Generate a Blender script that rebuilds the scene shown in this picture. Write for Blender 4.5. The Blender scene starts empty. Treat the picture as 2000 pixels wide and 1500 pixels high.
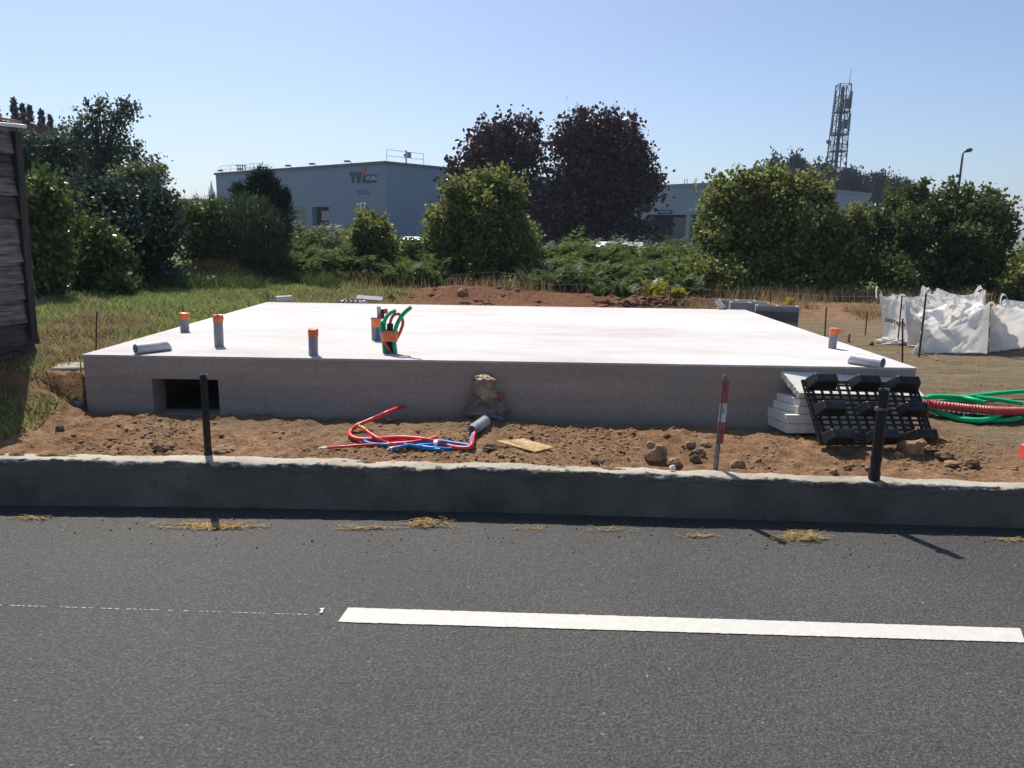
import bpy, bmesh, math, random
import numpy as np
from mathutils import Vector, Matrix

random.seed(7)
R = math.radians
scene = bpy.context.scene
COL = scene.collection

# ------------------------------------------------------------------ camera
CAM_H, FPX, PITCH, ROLL = 1.65, 1500.0, R(11.2), R(0.92)
cam_data = bpy.data.cameras.new('camera')
cam_data.sensor_width = 36.0
cam_data.lens = 36.0 * FPX / 2000.0
cam_data.clip_start = 0.05
cam_data.clip_end = 6000
cam = bpy.data.objects.new('camera', cam_data)
COL.objects.link(cam)
cam.matrix_world = (Matrix.Translation((0, 0, CAM_H)) @ Matrix.Rotation(R(90) - PITCH, 4, 'X')
                    @ Matrix.Rotation(ROLL, 4, 'Z'))
scene.camera = cam

# ------------------------------------------------------------------ sky, sun, exposure
SUN_EL, SUN_AZ = R(54.5), R(-24)          # azimuth from +Y towards +X
world = bpy.data.worlds.new('World')
scene.world = world
world.use_nodes = True
wn = world.node_tree
sky = wn.nodes.new('ShaderNodeTexSky')
sky.sky_type = 'NISHITA'
sky.sun_disc = False
sky.sun_elevation = SUN_EL
sky.sun_rotation = SUN_AZ
sky.altitude = 0
sky.air_density = 0.8
sky.dust_density = 1.3
sky.ozone_density = 3.6
bg = wn.nodes['Background']
bg.inputs[1].default_value = 0.113
wn.links.new(sky.outputs[0], bg.inputs[0])
sun_data = bpy.data.lights.new('sun', 'SUN')
sun_data.energy = 5.0
sun_data.angle = R(0.53)
sun_data.color = (1.0, 0.95, 0.87)
sun = bpy.data.objects.new('sun', sun_data)
COL.objects.link(sun)
to_sun = Vector((math.sin(SUN_AZ) * math.cos(SUN_EL), math.cos(SUN_AZ) * math.cos(SUN_EL), math.sin(SUN_EL)))
sun.rotation_euler = to_sun.to_track_quat('Z', 'Y').to_euler()
vs = scene.view_settings
vs.view_transform = 'Standard'
vs.look = 'None'
vs.exposure = 0.3
vs.gamma = 1.0
vs.use_curve_mapping = False
scene.cycles.max_bounces = 8
scene.cycles.transparent_max_bounces = 8
scene.cycles.use_denoising = True

# ------------------------------------------------------------------ where things stand
_cr, _sr, _cp, _sp = math.cos(ROLL), math.sin(ROLL), math.cos(PITCH), math.sin(PITCH)
def ray(x, y):
    u, v = (x - 1000) / FPX, (750 - y) / FPX
    a, b = u * _cr - v * _sr, u * _sr + v * _cr
    return np.array([a, _cp + b * _sp, -_sp + b * _cp])
EYE = np.array([0, 0, CAM_H])
def P(x, y, z):
    d = ray(x, y); return EYE + d * ((z - CAM_H) / d[2])
def PY(x, y, Y):
    d = ray(x, y); return EYE + d * (Y / d[1])
def onp(x, y, p0, n):
    d = ray(x, y); p0 = np.array(p0); n = np.array(n)
    return EYE + d * (np.dot(p0 - EYE, n) / np.dot(d, n))
def px_m(Y):
    return Y / FPX

# ------------------------------------------------------------------ numpy noise
def _hash(ix, iy, s):
    n = (ix.astype(np.int64) * 374761393 + iy.astype(np.int64) * 668265263 + s * 1442695041) & 0xffffffff
    n = ((n ^ (n >> 13)) * 1274126177) & 0xffffffff
    n = ((n ^ (n >> 16)) * 2246822519) & 0xffffffff
    return ((n ^ (n >> 15)) & 0xffffff) / float(0xffffff)
def vnoise(x, y, s=0):
    x = np.asarray(x, float); y = np.asarray(y, float)
    ix, iy = np.floor(x), np.floor(y)
    fx, fy = x - ix, y - iy
    fx = fx * fx * (3 - 2 * fx); fy = fy * fy * (3 - 2 * fy)
    a = _hash(ix, iy, s); b = _hash(ix + 1, iy, s); c = _hash(ix, iy + 1, s); d = _hash(ix + 1, iy + 1, s)
    return (a + (b - a) * fx) * (1 - fy) + (c + (d - c) * fx) * fy - 0.5
def fbm(x, y, s=0, o=4, g=0.5):
    t = 0; a = 1.0; f = 1.0
    for i in range(o):
        t = t + a * vnoise(x * f + 17.3 * i, y * f - 9.1 * i, s + i); a *= g; f *= 2.03
    return t
def sstep(a, b, x):
    t = np.clip((np.asarray(x, float) - a) / (b - a), 0, 1); return t * t * (3 - 2 * t)

# ------------------------------------------------------------------ terrain height
SX0, SX1, SY0, SY1, SZ = -3.08, 2.895, 5.43, 9.605, 0.741     # the foundation's outline and top
WALLPTS = [(-14, 4.25), (-3.05, 4.349), (-1.52, 4.372), (0, 4.358), (1.52, 4.305), (3.0, 4.242), (14, 3.72)]
def wall_y(x): return np.interp(x, [p[0] for p in WALLPTS], [p[1] for p in WALLPTS])
def wall_z(x): return np.interp(x, [-14, -3.05, 0, 3, 14], [0.30, 0.293, 0.271, 0.241, 0.22])
def height(x, y):
    x = np.asarray(x, float); y = np.asarray(y, float)
    wy, wz = wall_y(x), wall_z(x)
    # made ground in front of and right of the slab
    front = wz - 0.012 + 0.075 * sstep(4.5, 5.12, y) * (1 - 0.45 * sstep(1.0, 2.6, x))
    front = front - 0.10 * sstep(5.26, 5.42, y) * (1 - sstep(5.5, 5.8, y)) * (x < 3.2)
    right = wz + 0.02 + 0.07 * sstep(4.6, 7, y)
    z = np.where(x > 2.9, right + (front - right) * (1 - sstep(2.9, 3.6, x)), front)
    back = 0.36 + 0.05 * sstep(9, 15, y)
    z = z + (back - z) * sstep(5.5, 9.0, y)
    # left bank
    foot = -3.03 + 0.20 * (1 - sstep(4.5, 5.3, y)) + 0.05 * vnoise(y * 4, x * 0 + 2.0, 5)
    foot = np.where(y > 5.4, -3.02, foot)
    width = np.where(y > 5.46, 0.10, 0.50)
    lb = 0.30 + 0.30 * sstep(4.85, 5.5, y + 0.12 * vnoise(x * 3, y * 3, 6)) + 0.05 * sstep(6, 13, y)
    s = np.clip((foot - x) / width, 0, 1)
    s = np.where(s > 0, s ** 0.7, 0)
    left = z + (lb - z) * s
    # behind the slab the left lawn eases down to the middle
    ease = sstep(-1.2, -4.4, x)
    leftb = z + (lb - z) * ease
    z = np.where(y < SY1 + 0.1, left, left + (leftb - left) * sstep(SY1 + 0.1, SY1 + 1.2, y))
    # spoil mound behind the slab
    z = z + 0.20 * np.exp(-((x + 0.9) / 1.6) ** 2 - ((y - 14.6) / 0.7) ** 2)
    z = z + 0.10 * np.exp(-((x - 1.8) / 2.4) ** 2 - ((y - 14.4) / 0.6) ** 2)
    # heap of dead grass by the shrubs
    z = z + 0.34 * np.exp(-((x + 5.35) / 0.75) ** 2 - ((y - 14.0) / 0.6) ** 2)
    far = sstep(22, 32, y)
    z = z * (1 - far) - 0.05 * far
    # surface roughness
    grass = lawn(x, y)
    dirt = (1 - grass) * (1 - sstep(16, 22, y))
    rough = np.where(x > 2.95, 0.45, 1.0)
    rough = rough + (0.55 - rough) * 0
    bil = np.abs(fbm(x * 7, y * 7, 31, 3)); bil2 = np.abs(fbm(x * 17, y * 17, 37, 2))
    z = z + dirt * rough * (0.030 * fbm(x * 2.2, y * 2.2, 11, 3) + 0.035 * bil + 0.034 * bil2 - 0.014)
    z = z + grass * 0.05 * fbm(x * 1.3, y * 1.3, 3, 3) * (1 - far)
    z = np.where((x > SX0 + 0.1) & (x < SX1 - 0.1) & (y > SY0 + 0.12) & (y < SY1 - 0.1), 0.08, z)
    # below road and low wall
    z = np.where(y < wy + 0.07, -0.06, z)
    return z
def lawn(x, y):
    x = np.asarray(x, float); y = np.asarray(y, float)
    n = 0.5 * fbm(x * 1.6, y * 1.6, 21, 3)
    a = sstep(-3.25, -3.45, x + 0.35 * n) * sstep(5.45, 5.75, y + 0.3 * n)
    b = sstep(-1.7, -2.6, x + 0.8 * n - (y - 12) * 0.12) * sstep(9.6, 10.2, y)
    c = sstep(15.2, 16.2, y + n)
    return np.clip(np.maximum(np.maximum(a, b), c), 0, 1)
def hz(x, y): return float(height(np.array([x]), np.array([y]))[0])
def G(x, y, up=0.0):
    z = 0.3
    for _ in range(12):
        p = P(x, y, z + up); z = 0.5 * z + 0.5 * hz(p[0], p[1])
    return P(x, y, z + up)

# ------------------------------------------------------------------ materials
def nt(name):
    m = bpy.data.materials.new(name); m.use_nodes = True
    t = m.node_tree; b = t.nodes['Principled BSDF']
    return m, t, b
def node(t, kind, **kw):
    n = t.nodes.new(kind)
    for k, v in kw.items(): setattr(n, k, v)
    return n
def noise_tex(t, scale, detail=4, rough=0.55, vec=None, stretch=None):
    n = node(t, 'ShaderNodeTexNoise'); n.inputs['Scale'].default_value = scale
    n.inputs['Detail'].default_value = detail; n.inputs['Roughness'].default_value = rough
    src = vec
    if src is None:
        src = node(t, 'ShaderNodeNewGeometry').outputs['Position']
    if stretch:
        mp = node(t, 'ShaderNodeMapping'); mp.inputs['Scale'].default_value = stretch
        t.links.new(src, mp.inputs['Vector']); src = mp.outputs[0]
    t.links.new(src, n.inputs['Vector'])
    return n
def ramp(t, src, stops):
    r = node(t, 'ShaderNodeValToRGB'); e = r.color_ramp.elements
    while len(e) < len(stops): e.new(0.5)
    for i, (p, c) in enumerate(stops):
        e[i].position = p; e[i].color = (*c, 1) if len(c) == 3 else c
    t.links.new(src, r.inputs[0]); return r
def mixc(t, fac, a, b, mode='MIX'):
    m = node(t, 'ShaderNodeMix', data_type='RGBA', blend_type=mode)
    if isinstance(fac, (int, float)): m.inputs[0].default_value = fac
    else: t.links.new(fac, m.inputs[0])
    for i, v in ((6, a), (7, b)):
        if isinstance(v, tuple): m.inputs[i].default_value = (*v, 1)
        else: t.links.new(v, m.inputs[i])
    return m.outputs[2]
def bump(t, b, src, strength, dist=0.01, prev=None):
    n = node(t, 'ShaderNodeBump'); n.inputs['Strength'].default_value = strength
    n.inputs['Distance'].default_value = dist; t.links.new(src, n.inputs['Height'])
    if prev is not None: t.links.new(prev.outputs[0], n.inputs['Normal'])
    t.links.new(n.outputs[0], b.inputs['Normal']); return n
MAT = {}
def simple(name, col, rough=0.6, var=0.12, scale=9.0, bmp=0.15, metal=0.0, spec=0.4, bscale=60, stretch=None, dist=0.004):
    m, t, b = nt(name)
    n = noise_tex(t, scale, 5, 0.6, stretch=stretch)
    lo = tuple(c * (1 - var * 1.6) for c in col); hi = tuple(min(1, c * (1 + var)) for c in col)
    r = ramp(t, n.outputs[0], [(0.3, lo), (0.7, hi)])
    t.links.new(r.outputs[0], b.inputs['Base Color'])
    b.inputs['Roughness'].default_value = rough; b.inputs['Metallic'].default_value = metal
    b.inputs['Specular IOR Level'].default_value = spec
    if bmp:
        n2 = noise_tex(t, bscale, 4, 0.6, stretch=stretch); bump(t, b, n2.outputs[0], bmp, dist)
    MAT[name] = m; return m
def leafmat(name, dark, light, trans=0.35, rough=0.5, spec=0.35, tcol=None):
    m, t, b = nt(name)
    g = node(t, 'ShaderNodeNewGeometry')
    n = noise_tex(t, 1.6, 3)
    add = node(t, 'ShaderNodeMath', operation='ADD'); t.links.new(g.outputs['Random Per Island'], add.inputs[0])
    t.links.new(n.outputs[0], add.inputs[1])
    hl = node(t, 'ShaderNodeMath', operation='MULTIPLY'); t.links.new(add.outputs[0], hl.inputs[0]); hl.inputs[1].default_value = 0.62
    r = ramp(t, hl.outputs[0], [(0.22, dark), (0.85, light)])
    t.links.new(r.outputs[0], b.inputs['Base Color'])
    b.inputs['Roughness'].default_value = rough; b.inputs['Specular IOR Level'].default_value = spec
    tr = node(t, 'ShaderNodeBsdfTranslucent')
    if tcol: t.links.new(mixc(t, 0.5, r.outputs[0], tcol), tr.inputs[0])
    else: t.links.new(r.outputs[0], tr.inputs[0])
    mx = node(t, 'ShaderNodeMixShader'); mx.inputs[0].default_value = trans
    t.links.new(b.outputs[0], mx.inputs[1]); t.links.new(tr.outputs[0], mx.inputs[2])
    t.links.new(mx.outputs[0], t.nodes['Material Output'].inputs[0])
    MAT[name] = m; return m

def make_asphalt():
    m, t, b = nt('asphalt')
    big = noise_tex(t, 0.9, 4, 0.6); mid = noise_tex(t, 22, 5, 0.75); fine = noise_tex(t, 74, 4, 0.75)
    v = node(t, 'ShaderNodeTexVoronoi'); v.inputs['Scale'].default_value = 105
    t.links.new(node(t, 'ShaderNodeNewGeometry').outputs['Position'], v.inputs['Vector'])
    c1 = ramp(t, fine.outputs[0], [(0.30, (0.014, 0.0135, 0.0125)), (0.52, (0.060, 0.058, 0.055)), (0.72, (0.150, 0.145, 0.137))])
    c2 = ramp(t, mid.outputs[0], [(0.3, (0.62, 0.62, 0.62)), (0.7, (1.22, 1.22, 1.22))])
    c = mixc(t, 1.0, c1.outputs[0], c2.outputs[0], 'MULTIPLY')
    c3 = ramp(t, big.outputs[0], [(0.32, (0.86, 0.86, 0.88)), (0.68, (1.16, 1.14, 1.10))])
    c = mixc(t, 1.0, c, c3.outputs[0], 'MULTIPLY')
    sp = ramp(t, v.outputs['Color'], [(0.955, (0, 0, 0)), (0.975, (1, 1, 1))])
    c = mixc(t, sp.outputs[0], c, (0.20, 0.195, 0.185))
    t.links.new(c, b.inputs['Base Color'])
    b.inputs['Roughness'].default_value = 0.72; b.inputs['Specular IOR Level'].default_value = 0.35
    bp = bump(t, b, v.outputs['Distance'], 0.55, 0.006)
    bump(t, b, fine.outputs[0], 0.7, 0.008, bp)
    MAT['asphalt'] = m
make_asphalt()

def make_ground():
    m, t, b = nt('soil_and_grass')
    at = node(t, 'ShaderNodeAttribute', attribute_name='zone')
    sep = node(t, 'ShaderNodeSeparateColor'); t.links.new(at.outputs['Color'], sep.inputs[0])
    n1 = noise_tex(t, 1.3, 5, 0.6); n2 = noise_tex(t, 11, 6, 0.7); n3 = noise_tex(t, 55, 4, 0.7)
    s = ramp(t, n2.outputs[0], [(0.28, (0.135, 0.078, 0.042)), (0.5, (0.27, 0.165, 0.092)), (0.74, (0.40, 0.265, 0.158))])
    k = ramp(t, n1.outputs[0], [(0.3, (0.80, 0.74, 0.68)), (0.7, (1.15, 1.1, 1.08))])
    c = mixc(t, 1.0, s.outputs[0], k.outputs[0], 'MULTIPLY')
    f = ramp(t, n3.outputs[0], [(0.3, (0.6, 0.6, 0.6)), (0.7, (1.25, 1.25, 1.25))])
    c = mixc(t, 1.0, c, f.outputs[0], 'MULTIPLY')
    # green channel: reddish damp spoil; blue channel: trodden grey-brown ground
    c = mixc(t, sep.outputs[1], c, mixc(t, 1.0, c, (0.66, 0.52, 0.49), 'MULTIPLY'))
    nb = noise_tex(t, 4.5, 6, 0.7, stretch=(0.35, 2.2, 1))
    tr = ramp(t, nb.outputs[0], [(0.3, (0.125, 0.092, 0.055)), (0.55, (0.205, 0.155, 0.094)), (0.78, (0.31, 0.245, 0.155))])
    tr2 = mixc(t, 1.0, tr.outputs[0], f.outputs[0], 'MULTIPLY')
    c = mixc(t, sep.outputs[2], c, tr2)
    g1 = noise_tex(t, 3.0, 5, 0.65)
    gr = ramp(t, g1.outputs[0], [(0.3, (0.045, 0.07, 0.018)), (0.5, (0.10, 0.13, 0.035)), (0.72, (0.24, 0.20, 0.085))])
    gr2 = mixc(t, 1.0, gr.outputs[0], f.outputs[0], 'MULTIPLY')
    c = mixc(t, sep.outputs[0], c, gr2)
    t.links.new(c, b.inputs['Base Color'])
    b.inputs['Roughness'].default_value = 0.95; b.inputs['Specular IOR Level'].default_value = 0.15
    bp = bump(t, b, n2.outputs[0], 0.6, 0.035)
    bump(t, b, n3.outputs[0], 1.0, 0.02, bp)
    MAT['ground'] = m
make_ground()

def make_concrete(name, lo, hi, streak=None, pits=0.4, rough=0.9, fine=40.0, stains=None):
    m, t, b = nt(name)
    n1 = noise_tex(t, 2.0, 6, 0.65, stretch=streak); n2 = noise_tex(t, fine, 5, 0.7)
    r = ramp(t, n1.outputs[0], [(0.3, lo), (0.7, hi)])
    f = ramp(t, n2.outputs[0], [(0.3, (0.82, 0.82, 0.82)), (0.7, (1.12, 1.12, 1.12))])
    c = mixc(t, 1.0, r.outputs[0], f.outputs[0], 'MULTIPLY')
    if stains:
        s = noise_tex(t, stains[0], 6, 0.7); sr = ramp(t, s.outputs[0], [(stains[1], (0, 0, 0)), (stains[2], (1, 1, 1))])
        c = mixc(t, sr.outputs[0], c, stains[3])
    t.links.new(c, b.inputs['Base Color']); b.inputs['Roughness'].default_value = rough
    b.inputs['Specular IOR Level'].default_value = 0.25
    bump(t, b, n2.outputs[0], pits, 0.006)
    MAT[name] = m
make_concrete('kerb_shaded_concrete', (0.095, 0.083, 0.066), (0.215, 0.19, 0.152), pits=0.9, fine=70, stains=(7, 0.56, 0.68, (0.10, 0.095, 0.08)))  # wall body, darkened so its colour carries the shade of the front
make_concrete('kerb_sunlit_top', (0.30, 0.265, 0.21), (0.56, 0.505, 0.42), pits=0.9, fine=80, stains=(9, 0.58, 0.70, (0.20, 0.165, 0.115)))  # same wall's top, colour lightened to carry the sunlight
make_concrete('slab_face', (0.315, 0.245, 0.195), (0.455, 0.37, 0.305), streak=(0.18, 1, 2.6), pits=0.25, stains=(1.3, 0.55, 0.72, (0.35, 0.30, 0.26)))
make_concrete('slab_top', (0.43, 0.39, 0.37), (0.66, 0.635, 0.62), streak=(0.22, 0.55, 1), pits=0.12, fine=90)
make_concrete('grey_block', (0.23, 0.23, 0.235), (0.34, 0.335, 0.33), pits=0.8, fine=110)
make_concrete('old_flag', (0.30, 0.28, 0.24), (0.46, 0.44, 0.39), pits=0.5)
make_concrete('mortar', (0.16, 0.135, 0.115), (0.30, 0.26, 0.22), pits=1.0, fine=55)
simple('road_paint', (0.52, 0.505, 0.46), 0.7, 0.05, 20, 0.5, bscale=140, dist=0.003)
simple('chalk', (0.75, 0.75, 0.75), 0.9, 0.1, 50, 0.1)
simple('stone', (0.33, 0.21, 0.12), 0.95, 0.3, 14, 0.9, bscale=60, dist=0.01)
simple('dark_clod', (0.17, 0.105, 0.065), 0.97, 0.3, 20, 0.9, bscale=70, dist=0.01)
simple('soil_clod', (0.30, 0.185, 0.10), 0.97, 0.3, 12, 0.9, bscale=70, dist=0.01)
simple('spoil_clod', (0.19, 0.095, 0.06), 0.97, 0.3, 8, 0.9, bscale=40, dist=0.01)
simple('white_stone', (0.72, 0.68, 0.60), 0.8, 0.12, 30, 0.5)
simple('pvc_grey', (0.235, 0.245, 0.27), 0.42, 0.06, 12, 0.05)
simple('pvc_light', (0.48, 0.49, 0.51), 0.4, 0.08, 12, 0.05)
simple('orange_tape', (0.78, 0.20, 0.07), 0.4, 0.12, 30, 0.4, bscale=45)
simple('green_tube', (0.0, 0.42, 0.15), 0.38, 0.1, 14, 0.05)
simple('green_tube_bright', (0.0, 0.50, 0.17), 0.38, 0.1, 9, 0.05)
simple('red_tube', (0.72, 0.055, 0.065), 0.4, 0.1, 14, 0.05)
simple('red_corrugated', (0.55, 0.07, 0.075), 0.45, 0.12, 14, 0.05)
simple('blue_tube', (0.01, 0.22, 0.58), 0.38, 0.1, 14, 0.05)
simple('black_tube', (0.022, 0.024, 0.026), 0.45, 0.15, 14, 0.05)
simple('grey_tube', (0.48, 0.47, 0.47), 0.5, 0.1, 14, 0.05)
simple('yellow_tape', (0.75, 0.50, 0.06), 0.5, 0.15, 30, 0.4)
simple('white_tape', (0.75, 0.75, 0.75), 0.5, 0.1, 30, 0.3)
simple('black_plastic', (0.017, 0.018, 0.020), 0.42, 0.2, 8, 0.15, spec=0.5)
simple('polystyrene', (0.78, 0.75, 0.66), 0.85, 0.04, 9, 0.5, bscale=160)
simple('rusty_steel', (0.075, 0.045, 0.034), 0.75, 0.4, 25, 0.6, metal=0.3)
simple('dark_steel', (0.026, 0.024, 0.024), 0.5, 0.35, 25, 0.35, metal=0.35)
simple('stake_steel', (0.22, 0.21, 0.20), 0.55, 0.3, 25, 0.4, metal=0.5)
simple('sign_red', (0.40, 0.085, 0.075), 0.5, 0.2, 15, 0.1)
simple('sign_white', (0.62, 0.60, 0.56), 0.55, 0.12, 15, 0.1)
simple('sign_black', (0.03, 0.03, 0.035), 0.6, 0.1)
simple('osb', (0.63, 0.42, 0.19), 0.8, 0.28, 32, 0.5, bscale=40, stretch=(1, 2.4, 1))
simple('straw', (0.55, 0.38, 0.16), 0.8, 0.25, 30, 0)
simple('paper_sack', (0.42, 0.31, 0.21), 0.85, 0.2, 14, 0.6, bscale=30, dist=0.012)
simple('brick_red', (0.42, 0.13, 0.08), 0.9, 0.2, 20, 0.6)
simple('red_plastic', (0.72, 0.10, 0.06), 0.5, 0.08, 10, 0.1)
simple('shed_wood', (0.085, 0.068, 0.062), 0.85, 0.55, 3.5, 0.8, bscale=22, stretch=(1.2, 1.2, 14), dist=0.008)
simple('shed_grey', (0.19, 0.17, 0.165), 0.85, 0.5, 3.5, 0.8, bscale=22, stretch=(1.2, 1.2, 14), dist=0.008)
simple('shed_post', (0.045, 0.038, 0.036), 0.9, 0.4, 6, 0.8, bscale=30, stretch=(10, 10, 0.8), dist=0.006)
simple('tin_sheet', (0.62, 0.62, 0.62), 0.45, 0.15, 6, 0.15, metal=0.4)
simple('roof_tile', (0.40, 0.20, 0.13), 0.85, 0.2, 8, 0.4)
simple('bark', (0.085, 0.065, 0.048), 0.95, 0.35, 10, 0.9, bscale=30, stretch=(3, 3, 0.6), dist=0.02)
simple('cladding', (0.19, 0.245, 0.36), 0.6, 0.035, 0.35, 0.0)
simple('cladding_pale', (0.25, 0.30, 0.395), 0.6, 0.035, 0.35, 0.0)
simple('coping', (0.10, 0.115, 0.14), 0.5, 0.08, 1, 0)
simple('logo_navy', (0.020, 0.032, 0.075), 0.6, 0.05, 1, 0)
simple('logo_orange', (0.62, 0.09, 0.05), 0.6, 0.05, 1, 0)
simple('sign_blue', (0.012, 0.07, 0.21), 0.5, 0.05, 1, 0)
simple('poster_white', (0.70, 0.69, 0.74), 0.6, 0.03, 1, 0)
simple('poster_red', (0.42, 0.03, 0.08), 0.6, 0.05, 1, 0)
simple('small_lettering', (0.09, 0.11, 0.15), 0.7, 0.05, 1, 0)
simple('dark_interior', (0.012, 0.012, 0.014), 0.7, 0.2, 1, 0)
simple('shutter', (0.34, 0.35, 0.37), 0.6, 0.06, 1, 0)
simple('glass_dark', (0.05, 0.06, 0.075), 0.08, 0.1, 1, 0, spec=0.6)
simple('rail_metal', (0.30, 0.31, 0.33), 0.5, 0.1, 1, 0, metal=0.4)
simple('mast_steel', (0.06, 0.07, 0.095), 0.6, 0.1, 0.4, 0, metal=0.3)
simple('antenna_grey', (0.13, 0.15, 0.19), 0.6, 0.08, 0.4, 0)
simple('lamp_metal', (0.10, 0.105, 0.115), 0.5, 0.1, 1, 0, metal=0.4)
simple('car_white', (0.72, 0.73, 0.75), 0.25, 0.02, 1, 0, spec=0.6)
simple('tyre', (0.02, 0.02, 0.02), 0.85, 0.1, 5, 0)
simple('spire_slate', (0.03, 0.045, 0.08), 0.8, 0.1, 0.05, 0)
simple('roof_white', (0.78, 0.77, 0.74), 0.6, 0.03, 0.3, 0)
simple('yellow_flower', (0.75, 0.55, 0.02), 0.7, 0.1, 30, 0)
simple('blue_bag', (0.20, 0.22, 0.27), 0.6, 0.15, 12, 0.4)
leafmat('leaf_fresh', (0.040, 0.070, 0.014), (0.275, 0.30, 0.085), 0.44, 0.5, 0.3)
leafmat('leaf_mid', (0.030, 0.050, 0.015), (0.135, 0.165, 0.045), 0.38, 0.48, 0.35)
leafmat('leaf_laurel', (0.030, 0.058, 0.014), (0.14, 0.19, 0.045), 0.28, 0.40, 0.45)
leafmat('leaf_glossy', (0.014, 0.032, 0.016), (0.045, 0.080, 0.036), 0.12, 0.24, 0.8)
leafmat('leaf_blue', (0.030, 0.052, 0.036), (0.095, 0.135, 0.085), 0.34, 0.5, 0.35)
leafmat('leaf_dark', (0.022, 0.042, 0.020), (0.08, 0.118, 0.050), 0.25, 0.55, 0.3)
leafmat('leaf_purple', (0.018, 0.011, 0.016), (0.085, 0.040, 0.048), 0.28, 0.42, 0.45)
leafmat('leaf_conifer', (0.012, 0.025, 0.018), (0.035, 0.058, 0.04), 0.15, 0.6, 0.3)
leafmat('leaf_pine_far', (0.012, 0.022, 0.022), (0.030, 0.046, 0.042), 0.15, 0.6, 0.3)
leafmat('leaf_olive', (0.045, 0.06, 0.024), (0.14, 0.16, 0.06), 0.4, 0.5, 0.3)
leafmat('fern', (0.040, 0.070, 0.018), (0.125, 0.170, 0.050), 0.40, 0.6, 0.2)
leafmat('fern_yellow', (0.12, 0.15, 0.02), (0.33, 0.32, 0.05), 0.45, 0.5, 0.3)
leafmat('grass_blade', (0.09, 0.13, 0.03), (0.36, 0.40, 0.135), 0.42, 0.55, 0.3)
leafmat('grass_dark', (0.03, 0.06, 0.016), (0.095, 0.14, 0.04), 0.35, 0.55, 0.3)
leafmat('grass_dry', (0.17, 0.12, 0.055), (0.40, 0.31, 0.165), 0.35, 0.7, 0.2)
def make_bag():
    m, t, b = nt('bag_cloth')
    n = noise_tex(t, 3, 4); r = ramp(t, n.outputs[0], [(0.3, (0.70, 0.67, 0.62)), (0.7, (0.84, 0.83, 0.81))])
    d = noise_tex(t, 5, 5, 0.7); dr = ramp(t, d.outputs[0], [(0.62, (0, 0, 0)), (0.82, (0.45, 0.45, 0.45))])
    c = mixc(t, dr.outputs[0], r.outputs[0], (0.50, 0.43, 0.33))
    t.links.new(c, b.inputs['Base Color']); b.inputs['Roughness'].default_value = 0.55
    w = noise_tex(t, 260, 2); bump(t, b, w.outputs[0], 0.15, 0.003)
    tr = node(t, 'ShaderNodeBsdfTranslucent'); t.links.new(c, tr.inputs[0])
    mx = node(t, 'ShaderNodeMixShader'); mx.inputs[0].default_value = 0.34
    t.links.new(b.outputs[0], mx.inputs[1]); t.links.new(tr.outputs[0], mx.inputs[2])
    t.links.new(mx.outputs[0], t.nodes['Material Output'].inputs[0]); MAT['bag_cloth'] = m
make_bag()

# ------------------------------------------------------------------ building blocks
def origin_of(o):
    v = Vector((0, 0, 0))
    while o is not None: v = v + o.location; o = o.parent
    return v
def link(name, mesh, mat, parent=None, origin=None, smooth=False):
    o = bpy.data.objects.new(name, mesh)
    if mat and not mesh.materials: mesh.materials.append(MAT[mat] if isinstance(mat, str) else mat)
    if parent is not None:
        o.parent = parent; org = origin_of(parent)
        mesh.transform(Matrix.Translation(-org))
    elif origin is not None:
        o.location = Vector(origin); mesh.transform(Matrix.Translation(-Vector(origin)))
    if smooth: mesh.shade_smooth()
    COL.objects.link(o); return o
def thing(name, label, cat, loc, group=None):
    o = bpy.data.objects.new(name, None); o.empty_display_size = 0.1
    o.location = Vector(tuple(float(c) for c in loc)); COL.objects.link(o)
    return tag(o, label, cat, group)
def tag(o, label=None, cat=None, group=None, kind=None):
    if label: o['label'] = label
    if cat: o['category'] = cat
    if group: o['group'] = group
    if kind: o['kind'] = kind
    return o
def np_mesh(name, verts, faces):
    me = bpy.data.meshes.new(name)
    v = np.asarray(verts, np.float32).reshape(-1, 3); f = np.asarray(faces, np.int32); k = f.shape[1]
    me.vertices.add(len(v)); me.vertices.foreach_set('co', v.ravel())
    me.loops.add(f.size); me.loops.foreach_set('vertex_index', f.ravel())
    me.polygons.add(len(f))
    me.polygons.foreach_set('loop_start', np.arange(0, f.size, k, dtype=np.int32))
    try: me.polygons.foreach_set('loop_total', np.full(len(f), k, np.int32))
    except Exception: pass
    me.update(calc_edges=True); me.validate(); return me
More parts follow.
